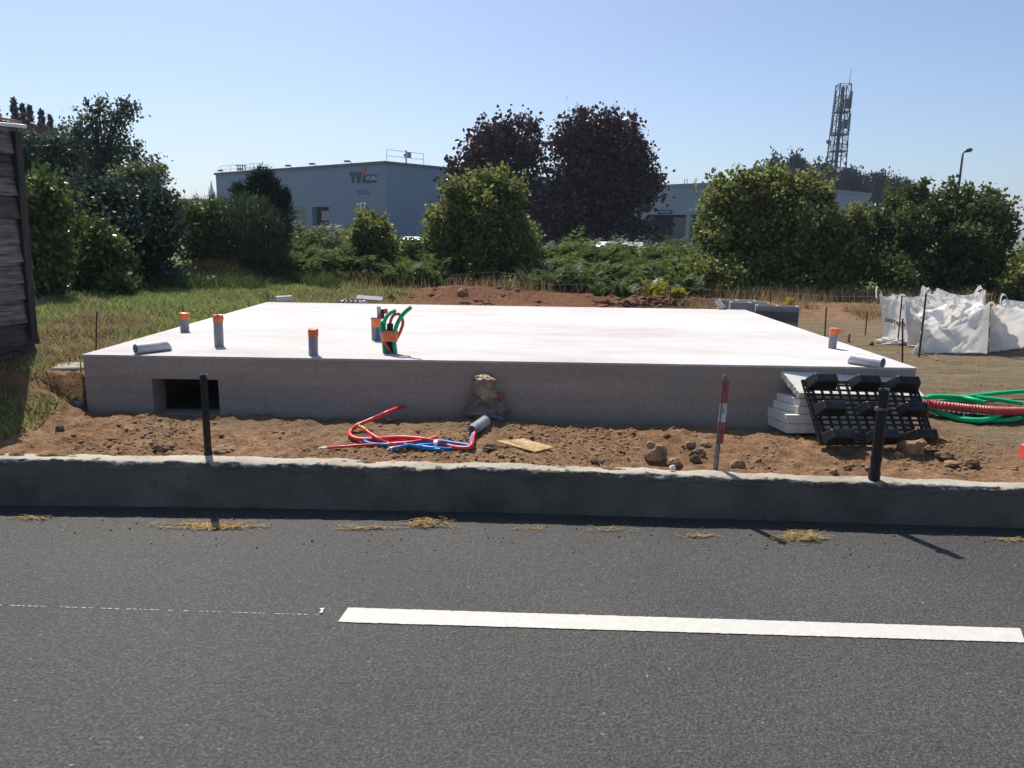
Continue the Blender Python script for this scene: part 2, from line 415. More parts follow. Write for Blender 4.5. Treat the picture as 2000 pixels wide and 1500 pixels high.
class MB:
    def __init__(s): s.v = []; s.f = []
    def add(s, vs_, fs):
        o = len(s.v); s.v += [tuple(map(float, p)) for p in vs_]; s.f += [tuple(i + o for i in f) for f in fs]; return s
    def quad(s, a, b, c, d): return s.add([a, b, c, d], [(0, 1, 2, 3)])
    def hexa(s, p):      # 8 corners, bottom ring then top ring
        return s.add(p, [(3, 2, 1, 0), (4, 5, 6, 7), (0, 1, 5, 4), (1, 2, 6, 5), (2, 3, 7, 6), (3, 0, 4, 7)])
    def box(s, c, d, M=None):
        x, y, z = d[0] / 2, d[1] / 2, d[2] / 2
        p = [Vector(q) for q in ((-x, -y, -z), (x, -y, -z), (x, y, -z), (-x, y, -z), (-x, -y, z), (x, -y, z), (x, y, z), (-x, y, z))]
        if M is not None: p = [M @ q for q in p]
        return s.hexa([q + Vector(c) for q in p])
    def obox(s, o, ax, ay, az):   # origin corner and three edge vectors
        o, ax, ay, az = map(lambda q: Vector(tuple(map(float, q))), (o, ax, ay, az))
        return s.hexa([o, o + ax, o + ax + ay, o + ay, o + az, o + ax + az, o + ax + ay + az, o + ay + az])
    def tube(s, pts, r, n=8, cap=True, close=False):
        pts = [Vector(tuple(map(float, p))) for p in pts]; m = len(pts)
        rs = r if hasattr(r, '__len__') else [r] * m
        up = None; rings = []
        for i, p in enumerate(pts):
            t = (pts[min(i + 1, m - 1)] - pts[max(i - 1, 0)]).normalized()
            if up is None: up = t.orthogonal().normalized()
            up = (up - t * up.dot(t)); up = up.normalized() if up.length > 1e-6 else t.orthogonal().normalized()
            w = t.cross(up)
            rings.append([p + (up * math.cos(a) + w * math.sin(a)) * rs[i] for a in [2 * math.pi * k / n for k in range(n)]])
        vs_ = [q for ring in rings for q in ring]; fs = []
        for i in range(m - 1):
            for k in range(n):
                fs.append((i * n + k, i * n + (k + 1) % n, (i + 1) * n + (k + 1) % n, (i + 1) * n + k))
        if cap: fs += [tuple(range(n - 1, -1, -1)), tuple((m - 1) * n + k for k in range(n))]
        return s.add(vs_, fs)
    def build(s, name, mat, parent=None, origin=None, smooth=False, bevel=0):
        me = bpy.data.meshes.new(name); me.from_pydata(s.v, [], s.f); me.update()
        if bevel:
            b = bmesh.new(); b.from_mesh(me)
            bmesh.ops.recalc_face_normals(b, faces=b.faces[:])
            bmesh.ops.bevel(b, geom=b.edges[:], offset=bevel, segments=1, affect='EDGES', clamp_overlap=True)
            b.to_mesh(me); b.free()
        o = link(name, me, mat, parent, origin, smooth)
        if smooth: smooth_by_angle(o.data)
        return o
def smooth_by_angle(me, ang=R(40)):
    try: me.set_sharp_from_angle(angle=ang)
    except Exception: pass
def spline(pts, n=8):
    p = [Vector(tuple(map(float, q))) for q in pts]; p = [2 * p[0] - p[1]] + p + [2 * p[-1] - p[-2]]; out = []
    for i in range(1, len(p) - 2):
        for k in range(n):
            t = k / n; a, b, c, d = p[i - 1], p[i], p[i + 1], p[i + 2]
            out.append(0.5 * ((2 * b) + (c - a) * t + (2 * a - 5 * b + 4 * c - d) * t * t + (3 * b - a - 3 * c + d) * t ** 3))
    out.append(p[-2]); return out
def hollow_pipe(mb, a, b, r, wall=0.004, n=20):
    """open tube from a to b with a wall thickness"""
    a, b = Vector(tuple(map(float, a))), Vector(tuple(map(float, b))); t = (b - a).normalized(); u = t.orthogonal().normalized(); w = t.cross(u)
    ring = lambda c, q: [c + (u * math.cos(2 * math.pi * k / n) + w * math.sin(2 * math.pi * k / n)) * q for k in range(n)]
    vs_ = ring(a, r) + ring(b, r) + ring(b, r - wall) + ring(a, r - wall); fs = []
    for s_ in range(4):
        for k in range(n):
            fs.append((s_ * n + k, s_ * n + (k + 1) % n, ((s_ + 1) % 4) * n + (k + 1) % n, ((s_ + 1) % 4) * n + k))
    mb.add(vs_, fs); return mb
def text_mesh(txt, size, depth=0.01, shear=0.0, squeeze=1.0, bold=0.0):
    c = bpy.data.curves.new('t', 'FONT'); c.body = txt; c.size = size; c.extrude = depth; c.shear = shear; c.offset = bold
    c.align_x = 'LEFT'; o = bpy.data.objects.new('t', c); COL.objects.link(o)
    bpy.context.view_layer.update()
    me = bpy.data.meshes.new_from_object(o); bpy.data.objects.remove(o); bpy.data.curves.remove(c)
    me.materials.clear(); me.transform(Matrix.Diagonal((squeeze, 1, 1, 1))); return me
def frame_matrix(o, u, v):
    o, u, v = Vector(o), Vector(u).normalized(), Vector(v).normalized(); w = u.cross(v)
    M = Matrix.Identity(4)
    for i in range(3): M[i][0], M[i][1], M[i][2], M[i][3] = u[i], v[i], w[i], o[i]
    return M
def lump(name, mat, c, rad, seed, parent=None, sub=3, amp=0.35, freq=2.2, origin=None, squash_base=True, flat=True):
    b = bmesh.new(); bmesh.ops.create_icosphere(b, subdivisions=sub, radius=1.0)
    rng = random.Random(seed); ox, oy = rng.uniform(0, 99), rng.uniform(0, 99)
    planes = [(Vector((rng.gauss(0, 1), rng.gauss(0, 1), rng.gauss(0, 0.8))).normalized(), rng.uniform(0.66, 0.92)) for _ in range(9)]
    for v in b.verts:
        d = v.co.normalized(); p = d.copy()
        if flat:
            for n_, h in planes:
                k = p.dot(n_)
                if k > h: p = p - n_ * (k - h)
        f = float(fbm(d.x * freq + ox, d.y * freq + d.z * freq * 1.3 + oy, seed % 97, 3))
        p = p * (1 + amp * f)
        if squash_base and p.z < -0.45: p.z = -0.45 - (abs(p.z) - 0.45) * 0.25
        v.co = Vector((p.x * rad[0], p.y * rad[1], p.z * rad[2])) + Vector(tuple(map(float, c)))
    me = bpy.data.meshes.new(name); b.to_mesh(me); b.free()
    return link(name, me, mat, parent, origin if parent is None else None)

# ------------------------------------------------------------------ setting: ground, road
def lines(segs):
    out = []
    for a, b, st in segs: out += list(np.arange(a, b - 1e-6, st))
    return out
def make_terrain():
    gx = [-1500, -600, -250, -120, -70, -45, -30, -22, -17] + lines([(-14, -8, 0.4), (-8, -4.6, 0.1), (-4.6, 4.2, 0.02), (4.2, 7, 0.05), (7, 14, 0.3)]) + [14, 18, 24, 34, 50, 80, 140, 260, 600, 1500]
    gy = [-800, -200, -60, -20, -8] + lines([(-5, 4, 1.0), (4.0, 4.3, 0.05), (4.3, 5.5, 0.018), (5.5, 7.5, 0.03), (7.5, 11, 0.06), (11, 18, 0.08), (18, 34, 0.8)]) + [34, 40, 50, 70, 100, 150, 250, 450, 900, 2500]
    gx, gy = np.array(gx), np.array(gy); X, Y = np.meshgrid(gx, gy)
    Z = height(X.ravel(), Y.ravel())
    nx, ny = len(gx), len(gy)
    i = np.arange(nx * ny).reshape(ny, nx)
    f = np.stack([i[:-1, :-1], i[:-1, 1:], i[1:, 1:], i[1:, :-1]], -1).reshape(-1, 4)
    # drop the sheet under the slab
    cx = (X[:-1, :-1] + X[1:, 1:]).ravel() / 2; cy = (Y[:-1, :-1] + Y[1:, 1:]).ravel() / 2
    me = np_mesh('ground', np.stack([X.ravel(), Y.ravel(), Z], -1), f)
    x, y = X.ravel(), Y.ravel()
    lw = lawn(x, y); bank = (np.clip((-3.0 - x) / 0.3, 0, 1) * (y < 5.6))
    patch = sstep(-0.05, 0.12, fbm(x * 3, y * 3, 77, 2)) * bank * sstep(-3.3, -3.5, x) * 0.8
    red = np.clip(sstep(10.5, 13.0, y) + 0.0, 0, 1) * 0.85 * (1 - sstep(3.0, 5.0, x)) + 0.25 * sstep(11, 13, y)
    trod = sstep(2.8, 3.5, x) * sstep(4.75, 5.3, y) * (1 - sstep(11, 13, y)) + 0.6 * sstep(4.9, 5.1, y) * (1 - sstep(5.3, 5.5, y)) * (x > -2.5) * (x < 0)
    col = np.stack([np.maximum(lw, patch), np.clip(red, 0, 1), np.clip(trod, 0, 1), np.ones_like(x)], -1).astype(np.float32)
    at = me.color_attributes.new('zone', 'FLOAT_COLOR', 'POINT'); at.data.foreach_set('color', col.ravel())
    o = link('ground', me, 'ground', smooth=True); tag(o, 'bare brown earth and rough lawn around the new foundation', kind='structure')
make_terrain()

road_mb = MB(); xs = lines([(-60, -8, 4), (-8, 8.01, 0.25), (12, 60.1, 4)]); ysr = [-5.0, -1, 1, 2, 3, 3.6, 4.0]
def road_z(x, y): return 0.006 * float(fbm(np.array([x * 0.8]), np.array([y * 0.8]), 9, 2)[0])
V = []; ys_n = len(ysr) + 1
for x in xs:
    for y in ysr + [float(wall_y(x)) + 0.03]: V.append((x, y, 0.0))
F = []
for i in range(len(xs) - 1):
    for j in range(ys_n - 1):
        a = i * ys_n + j; F.append((a, a + ys_n, a + ys_n + 1, a + 1))
road = tag(road_mb.add(V, F).build('road', 'asphalt'), 'dark grey asphalt road with fine grain', kind='structure')

def marking():
    a, b, c, d = P(680, 1188, 0), P(1992, 1228.5, 0), P(2002, 1256, 0), P(660, 1216, 0)
    n = 260; top = []; bot = []; rng = random.Random(3)
    for i in range(n + 1):
        t = i / n; w = lambda: rng.gauss(0, 0.0012)
        p = a + (b - a) * t; q = d + (c - d) * t
        top.append((p[0], p[1] + w(), 0.004)); bot.append((q[0], q[1] + w(), 0.004))
    k = 14; e = []
    V = top + bot; F = [(n + 1 + i, n + 2 + i, i + 1, i) for i in range(n)]
    o = MB().add(V, F).build('road_marking', 'road_paint', road)
    o['label'] = 'broad white dash painted along the road'
    # dotted set-out line and a chalked tick
    m = MB(); p0, p1 = P(-400, 1170.5, 0), P(650, 1203, 0); L = np.linalg.norm(p1 - p0); u = (p1 - p0) / L; s = 0.0
    nrm = np.array([-u[1], u[0], 0])
    while s < L:
        l = rng.uniform(0.008, 0.022)
        if rng.random() < 0.72:
            q = p0 + u * s; h = nrm * rng.uniform(0.0008, 0.0018); q2 = q + u * l; z = np.array([0, 0, 0.0035])
            m.quad(q - h + z, q2 - h + z, q2 + h + z, q + h + z)
        s += l + rng.uniform(0.005, 0.016)
    g = m.build('guide_line', 'chalk', road); g['kind'] = 'stuff'
    m = MB(); z = 0.0035
    for (x0, y0, x1, y1) in ((625, 1189, 632, 1188), (632, 1188, 628, 1192), (628, 1192, 629, 1195), (629, 1195, 624, 1196)):
        q, q2 = P(x0, y0, z), P(x1, y1, z); t = (q2 - q) / np.linalg.norm(q2 - q); h = np.array([-t[1], t[0], 0]) * 0.004
        m.quad(q - h, q2 - h, q2 + h, q + h); z += 0.0006
    m.build('chalk_mark', 'chalk', road)
marking()

# ------------------------------------------------------------------ low roadside wall
def roadside_wall():
    xs = np.array(lines([(-14, -4.2, 0.15), (-4.2, 4.2, 0.014), (4.2, 14.1, 0.15)])); T = 0.135
    prof = [(0, -0.03), (0, 0.05), (0, 0.10), (0, 0.15), (0, 0.19), (0, 0.205), (0, 0.215), (0, 0.222), (0, 0.229), (0, 0.236), (0, 0.243), (0, 0.250), (0.002, 0.257), (0.006, 0.264), (0.012, 0.270), (0.03, 0.272), (0.055, 0.272), (0.08, 0.272), (0.105, 0.272), (0.125, 0.268), (T, 0.255), (T, 0.18), (T, -0.03)]
    n = len(prof); V = np.zeros((len(xs), n, 3)); wy, wz = wall_y(xs), wall_z(xs)
    for j, (py, pz) in enumerate(prof):
        edge = 1.0 if 8 <= j <= 15 else (0.7 if j > 15 else 0.35)
        s = (py + pz) * 1.6
        dn = fbm(xs * 9, xs * 0 + s * 30, 41, 4) * 0.018 * edge + fbm(xs * 45, xs * 0 + s * 60, 43, 3) * 0.012 * edge
        dz = fbm(xs * 5, xs * 0 + 7 + s * 3, 51, 4) * 0.016 * min(1, max(0, (pz - 0.15) / 0.1)) + fbm(xs * 40, xs * 0 + s * 50, 53, 2) * 0.005 * (j > 11)
        V[:, j, 0] = xs; V[:, j, 1] = wy + py + dn * (1 if j < 18 else -0.4)
        V[:, j, 2] = pz * (wz / 0.272 if pz > 0 else 1) + dz
    i = np.arange(len(xs) * n).reshape(len(xs), n)
    f = np.stack([i[:-1, :-1], i[1:, :-1], i[1:, 1:], i[:-1, 1:]], -1).reshape(-1, 4)
    me = np_mesh('roadside_wall', V.reshape(-1, 3), f); me.materials.append(MAT['kerb_shaded_concrete']); me.materials.append(MAT['kerb_sunlit_top'])
    edge = 12.6 + 3.4 * fbm(xs[:-1] * 6, xs[:-1] * 0, 45, 4) + 3.0 * fbm(xs[:-1] * 40, xs[:-1] * 0 + 5, 46, 2)      # ragged shadow line painted in: paler sunlit top above darker face
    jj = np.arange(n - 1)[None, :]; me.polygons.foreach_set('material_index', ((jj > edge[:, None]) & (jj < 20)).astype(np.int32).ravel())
    o = link('roadside_wall', me, None, origin=(0, 4.4, 0), smooth=True)
    tag(o, 'long low rough concrete wall between the road and the bare earth', 'wall')
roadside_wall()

# ------------------------------------------------------------------ foundation
def foundation():
    t = thing('foundation_slab', 'large raised concrete house foundation with a pale sunlit top', 'foundation', ((SX0 + SX1) / 2, SY0, 0.2))
    ztop = SZ - 0.012
    v0, v1 = PY(296, 739, SY0), PY(430, 812, SY0)
    vx0, vx1, vz1, vz0 = v0[0], v1[0], v0[2] - 0.002, v1[2]
    # front wall with the vent opening
    m = MB(); us = sorted(list(np.linspace(SX0, vx0, 8)) + list(np.linspace(vx0, vx1, 4))[1:] + list(np.linspace(vx1, SX1, 40))[1:])
    zs = [0.05, vz0, 0.40, vz1, ztop]
    for i in range(len(us) - 1):
        for j in range(len(zs) - 1):
            if us[i] >= vx0 - 1e-6 and us[i + 1] <= vx1 + 1e-6 and zs[j] >= vz0 - 1e-6 and zs[j + 1] <= vz1 + 1e-6: continue
            m.quad((us[i], SY0, zs[j]), (us[i + 1], SY0, zs[j]), (us[i + 1], SY0, zs[j + 1]), (us[i], SY0, zs[j + 1]))
    d = 0.20
    m.quad((vx0, SY0, vz0), (vx0, SY0, vz1), (vx0, SY0 + d, vz1), (vx0, SY0 + d, vz0))
    m.quad((vx1, SY0, vz1), (vx1, SY0, vz0), (vx1, SY0 + d, vz0), (vx1, SY0 + d, vz1))
    m.quad((vx0, SY0, vz1), (vx1, SY0, vz1), (vx1, SY0 + d, vz1), (vx0, SY0 + d, vz1))
    m.quad((vx0, SY0, vz0), (vx0, SY0 + d, vz0), (vx1, SY0 + d, vz0), (vx1, SY0, vz0))
    # crawl space shell
    q = SY0 + d
    for (x0, x1) in ((SX0 + 0.2, vx0), (vx1, SX1 - 0.2)):
        m.quad((x1, q, 0.05), (x0, q, 0.05), (x0, q, ztop - 0.18), (x1, q, ztop - 0.18))
    m.quad((vx1, q, vz1), (vx0, q, vz1), (vx0, q, ztop - 0.18), (vx1, q, ztop - 0.18))
    m.quad((SX0 + 0.2, q, ztop - 0.18), (SX1 - 0.2, q, ztop - 0.18), (SX1 - 0.2, SY1 - 0.2, ztop - 0.18), (SX0 + 0.2, SY1 - 0.2, ztop - 0.18))
    m.quad((SX0 + 0.2, q, 0.05), (SX0 + 0.2, SY1 - 0.2, 0.05), (SX0 + 0.2, SY1 - 0.2, ztop - 0.18), (SX0 + 0.2, q, ztop - 0.18))
    m.quad((SX1 - 0.2, SY1 - 0.2, 0.05), (SX1 - 0.2, q, 0.05), (SX1 - 0.2, q, ztop - 0.18), (SX1 - 0.2, SY1 - 0.2, ztop - 0.18))
    m.quad((SX1 - 0.2, SY1 - 0.2, 0.05), (SX0 + 0.2, SY1 - 0.2, 0.05), (SX0 + 0.2, SY1 - 0.2, ztop - 0.18), (SX1 - 0.2, SY1 - 0.2, ztop - 0.18))
    m.quad((SX0 + 0.2, q, 0.21), (SX1 - 0.2, q, 0.21), (SX1 - 0.2, SY1 - 0.2, 0.21), (SX0 + 0.2, SY1 - 0.2, 0.21))
    # outer left, right, back
    m.quad((SX0, SY1, 0.05), (SX0, SY0, 0.05), (SX0, SY0, ztop), (SX0, SY1, ztop))
    m.quad((SX1, SY0, 0.05), (SX1, SY1, 0.05), (SX1, SY1, ztop), (SX1, SY0, ztop))
    m.quad((SX1, SY1, 0.05), (SX0, SY1, 0.05), (SX0, SY1, ztop), (SX1, SY1, ztop))
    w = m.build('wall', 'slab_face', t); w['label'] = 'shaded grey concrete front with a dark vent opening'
    # top screed, its arris a little ragged
    rng = random.Random(5); n = 300; ring = []
    def side(a, b, k, ax):
        for i in range(k):
            s = i / k; p = [a[0] + (b[0] - a[0]) * s, a[1] + (b[1] - a[1]) * s]
            p[ax] += float(fbm(np.array([s * 60.0]), np.array([ax * 9.0]), 61, 3)[0]) * 0.006; ring.append(p)
    e = 0.004
    side((SX0 - e, SY0 - e), (SX1 + e, SY0 - e), n, 1); side((SX1 + e, SY0 - e), (SX1 + e, SY1 + e), 60, 0)
    side((SX1 + e, SY1 + e), (SX0 - e, SY1 + e), 60, 1); side((SX0 - e, SY1 + e), (SX0 - e, SY0 - e), 60, 0)
    k = len(ring); lowz = [ztop + rng.gauss(0, 0.0015) - 0.003 for _ in ring]
    V = [(p[0], p[1], SZ) for p in ring] + [(p[0], p[1], z) for p, z in zip(ring, lowz)]
    F = [tuple(range(k))] + [(k + i, k + (i + 1) % k, (i + 1) % k, i) for i in range(k)]
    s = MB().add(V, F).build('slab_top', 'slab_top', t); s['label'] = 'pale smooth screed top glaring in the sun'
foundation()

# ------------------------------------------------------------------ far buildings
def facade(mb, p0, p1, z0, z1, holes=(), depth=0.5):
    """outer skin from p0 to p1 (plan points) with rectangular openings (u0,u1,za,zb) and their reveals; returns the axes"""
    p0, p1 = Vector((*p0, 0)), Vector((*p1, 0)); L = (p1 - p0).length; u = (p1 - p0).normalized(); n = Vector((u.y, -u.x, 0))
    if n.y > 0: n = -n
    at = lambda s, z, d=0.0: p0 + u * s + Vector((0, 0, z)) - n * d
    us = sorted({0.0, L, *[h[0] for h in holes], *[h[1] for h in holes]}); zs = sorted({z0, z1, *[h[2] for h in holes], *[h[3] for h in holes]})
    for i in range(len(us) - 1):
        for j in range(len(zs) - 1):
            uc, zc = (us[i] + us[i + 1]) / 2, (zs[j] + zs[j + 1]) / 2
            if any(h[0] < uc < h[1] and h[2] < zc < h[3] for h in holes): continue
            mb.quad(at(us[i], zs[j]), at(us[i + 1], zs[j]), at(us[i + 1], zs[j + 1]), at(us[i], zs[j + 1]))
    for a, b, c, d in holes:
        for q in (((a, c), (a, d)), ((b, d), (b, c)), ((a, d), (b, d)), ((b, c), (a, c))):
            mb.quad(at(*q[0]), at(*q[1]), at(*q[1], depth), at(*q[0], depth))
    return at, u, n, L
def glyph_rows(mb, at, u0, u1, za, zb, rows, seed, out=0.03, gap=0.35):
    """unreadable small print: one row of letter-high strokes per line"""
    rng = random.Random(seed); h = (zb - za) / (rows + (rows - 1) * gap)
    for r in range(rows):
        z = zb - r * h * (1 + gap) - h; s = u0
        while s < u1 - h * 0.3:
            w = h * rng.uniform(0.35, 0.7)
            if rng.random() < 0.87:
                k = h * 0.18
                mb.quad(at(s, z, -out), at(s + k, z, -out), at(s + k, z + h, -out), at(s, z + h, -out))
                zz = z + h * rng.choice([0, 0.4, 0.8])
                mb.quad(at(s + k, zz, -out), at(s + w * 0.8, zz, -out), at(s + w * 0.8, zz + k, -out), at(s + k, zz + k, -out))
                if rng.random() < 0.5: mb.quad(at(s + w * 0.6, z, -out * 1.05), at(s + w * 0.6 + k, z, -out * 1.05), at(s + w * 0.6 + k, z + h * 0.9, -out * 1.05), at(s + w * 0.6, z + h * 0.9, -out * 1.05))
            s += w
def roof_rail(parent, a, b, z, h=0.95, n=2):
    a, b = Vector(tuple(a)), Vector(tuple(b)); m = MB()
    for i in range(n + 1):
        p = a.lerp(b, i / n); m.tube([(p.x, p.y, z), (p.x, p.y, z + h)], 0.022, 6)
    for k in (h, h * 0.5): m.tube([(a.x, a.y, z + k), (b.x, b.y, z + k)], 0.020, 6)
    return m.build('roof_rail', 'rail_metal', parent)

def building_a():
    C = PY(752, 316, 68.0); Lp = PY(421, 338.5, 86.0); Rp = PY(905, 331, 75.0)
    top = C[2]; c, l, r = C[:2], Lp[:2], Rp[:2]; r = c + (r - c) * 3.2; bk = l + (r - c)
    t = thing('warehouse_building', 'blue grey flat roofed industrial hall with a dark logo near its corner', 'building', (c[0], c[1], 0))
    nrm = lambda p, q: np.array([-(q - p)[1], (q - p)[0], 0])
    N = nrm(np.array([*c]), np.array([*l]))
    def uz(x, y):
        p = onp(x, y, (c[0], c[1], 0), N); return float(np.linalg.norm(p[:2] - l)), float(p[2])
    w0, w1 = uz(563, 404), uz(597, 441); d0, d1 = uz(609, 404), uz(644, 470)
    win = (w0[0], w1[0], w1[1] - 0.4, w0[1]); door = (d0[0], d1[0], -0.05, d0[1])
    m = MB(); at, u, n, L = facade(m, l, c, -0.1, top, [win, door], 0.55)
    facade(m, c, r, -0.1, top); facade(m, r, bk, -0.1, top); facade(m, bk, l, -0.1, top)
    m.add([(*l, top - 0.25), (*c, top - 0.25), (*r, top - 0.25), (*bk, top - 0.25)], [(0, 1, 2, 3)])
    m.build('wall', 'cladding', t)
    m = MB()
    for a, b in ((l, c), (c, r), (r, bk), (bk, l)):
        v = Vector((*(b - a), 0)).normalized(); q = Vector((v.y, -v.x, 0)) * 0.07
        a3, b3 = Vector((*a, top - 0.16)) - v * 0.07, Vector((*b, top - 0.16)) + v * 0.07
        m.obox(a3 - q, b3 - a3, q * 2 + q * 1.5, (0, 0, 0.22))
    m.build('coping', 'coping', t)
    wob = MB(); wob.quad(at(win[0], win[2], 0.5), at(win[1], win[2], 0.5), at(win[1], win[3], 0.5), at(win[0], win[3], 0.5))
    wo = wob.build('window', 'glass_dark', t)
    sl = (win[3] - win[2]) / 4
    for k in range(4):
        m = MB(); z = win[2] + sl * k; h = sl * (0.38 if k < 3 else 0.9)
        a0 = at(win[0] + 0.3, z + sl * 0.5, 0.42); m.obox(a0, u * (win[1] - win[0] - 0.35), n * 0.06, (0, 0, h * 0.55))
        m.build('slat', 'shutter', wo)
    m = MB(); m.quad(at(door[0], door[2], 1.6), at(door[1], door[2], 1.6), at(door[1], door[3], 1.6), at(door[0], door[3], 1.6))
    for (a, b) in ((door[0], door[0]), (door[1], door[1])): m.quad(at(a, door[2], 0.55), at(a, door[3], 0.55), at(a, door[3], 1.6), at(a, door[2], 1.6))
    m.quad(at(door[0], door[3], 0.55), at(door[1], door[3], 0.55), at(door[1], door[3], 1.6), at(door[0], door[3], 1.6))
    do = m.build('door_opening', 'dark_interior', t)
    m = MB(); w_ = door[1] - door[0]; m.obox(at(door[0] + w_ * 0.22, door[3] - 1.25, 0.7), u * w_ * 0.75, n * 0.05, (0, 0, 0.9)); m.build('roller_shutter', 'shutter', do)
    # logo
    def put(txt, x0, y0, size, mat, name, squeeze=1.0, out=0.04):
        s, z = uz(x0, y0); me = text_mesh(txt, size, 0.03, 0, squeeze)
        me.transform(frame_matrix(at(s, z, -out), u, (0, 0, 1))); return link(name, me, mat, t)
    a, b = uz(684, 343), uz(706, 358); hgt = a[1] - b[1] ; hgt = uz(684, 336)[1] - uz(684, 358)[1]
    # heavy capitals T and V
    m = MB(); U = lambda x, y: uz(x, y)
    def poly(pts, out=0.05):
        q = [at(*U(*p), -out) for p in pts]; m.add(q + [v_ + n * -0.05 for v_ in q], [tuple(range(len(q)))])
    poly([(684, 336.8), (693.3, 336.2), (693.3, 344.5), (692.4, 344.6), (692.2, 358), (687.8, 358.2), (687.6, 345), (684, 345.2)])
    m.build('logo_letter', 'logo_navy', t); m = MB()
    poly([(694.6, 336.2), (699.0, 336), (700.8, 349), (702.2, 335.8), (706.3, 335.6), (703.8, 357.8), (698.6, 358)])
    m.build('logo_letter', 'logo_navy', t); m = MB()
    poly([(708.6, 342.5), (735.8, 340.6), (735.8, 356.6), (708.8, 358)]); m.build('logo_panel', 'logo_navy', t); m = MB()
    poly([(707.4, 331.5), (709.5, 327.2), (713.5, 326.6), (715.3, 331), (714.3, 336), (711, 341.8), (708, 340.5)]); m.build('logo_drop', 'logo_orange', t)
    s0, z0 = U(716.5, 352.4); me = text_mesh('VI.VRe', 0.50, 0.01, 0, 1.05); me.transform(frame_matrix(at(s0, z0, -0.075), u, (0, 0, 1))); link('logo_lettering', me, 'poster_white', t)
    m = MB(); a, b = U(697.5, 372), U(724, 380); glyph_rows(m, at, a[0], b[0], b[1], a[1], 2, 3); m.build('small_lettering', 'small_lettering', t)['kind'] = 'stuff'
    m = MB(); a, b = U(704.2, 395.5), U(716.6, 416); o_ = at(a[0], b[1], -0.02); m.obox(o_, u * (b[0] - a[0]), n * 0.06, (0, 0, a[1] - b[1])); po = m.build('poster', 'poster_white', t)
    m = MB(); a, b = U(708, 397.5), U(712.4, 407.5); w_, h_ = b[0] - a[0], a[1] - b[1]
    q = lambda s, z: at(a[0] + w_ * s, b[1] + h_ * z, -0.09)
    m.add([q(0, 0), q(0.42, 0), q(0.42, 0.35), q(0.8, 0.38), q(1, 0.6), q(0.95, 0.85), q(0.6, 1), q(0.15, 0.92), q(0, 0.7)], [tuple(range(9))]); m.build('poster_mark', 'poster_red', po)
    m = MB(); a, b = U(706.6, 409.5), U(714.8, 413.5); glyph_rows(m, at, a[0], b[0], b[1], a[1], 1, 8, 0.09); m.build('poster_lettering', 'small_lettering', po)['kind'] = 'stuff'
    # little floodlights along the parapet
    for x in (437, 475, 522, 570, 617, 686):
        s, _ = U(x, 330); m = MB(); m.tube([at(s, top), at(s, top + 0.16)], 0.05, 6); m.obox(at(s - 0.25, top + 0.14, -0.25), u * 0.5, n * 0.35, (0, 0, 0.14)); m.build('floodlight', 'coping', t)
    # guard rails and roof kit
    U3 = Vector((*(r - c), 0)).normalized(); c3, l3 = Vector((*c, 0)), Vector((*l, 0))
    roof_rail(t, c3 + U3 * 0.2, c3 + U3 * 4.4, top + 0.02, 1.0)
    roof_rail(t, l3 + u * 0.6 + U3 * 0.3, l3 + u * 8.3 + U3 * 0.3, top + 0.02, 0.75, 4)
    q = c3 + U3 * 2.35
    m = MB(); m.tube([(q.x, q.y, top), (q.x, q.y, top + 1.15)], 0.06, 8); m.build('aerial_pole', 'lamp_metal', t)
    m = MB(); m.box((q.x + 0.28, q.y - 0.1, top + 0.75), (0.34, 0.3, 0.5)); m.box((q.x - 0.12, q.y, top + 0.72), (0.18, 0.2, 0.22)); m.build('siren_box', 'rail_metal', t, bevel=0.03)
    q = l3 + u * 3.5 + U3 * 0.6
    m = MB()
    for k in range(4): m.box((q.x + k * 0.35, q.y - k * 0.28, top + 0.38), (0.09, 0.09, 0.75))
    m.box((q.x + 0.5, q.y - 0.4, top + 0.7), (1.2, 0.1, 0.08)); m.build('roof_hatch_rail', 'rail_metal', t)
    m = MB(); e = c3 + U3 * 6.4 - Vector((*n, )) * 3.0
    m.obox((e.x - 1.6, e.y, top - 0.2), U3 * 9, n * -4, (0, 0, 0.30)); m.build('roof_light', 'roof_white', t, bevel=0.08)
    m = MB(); e = c3 + U3 * 6.0 - Vector((*n, )) * 4.0; m.obox((e.x, e.y, top - 0.2), U3 * 2.5, n * -3, (0, 0, 0.62)); m.build('roof_unit', 'rail_metal', t, bevel=0.2)
building_a()

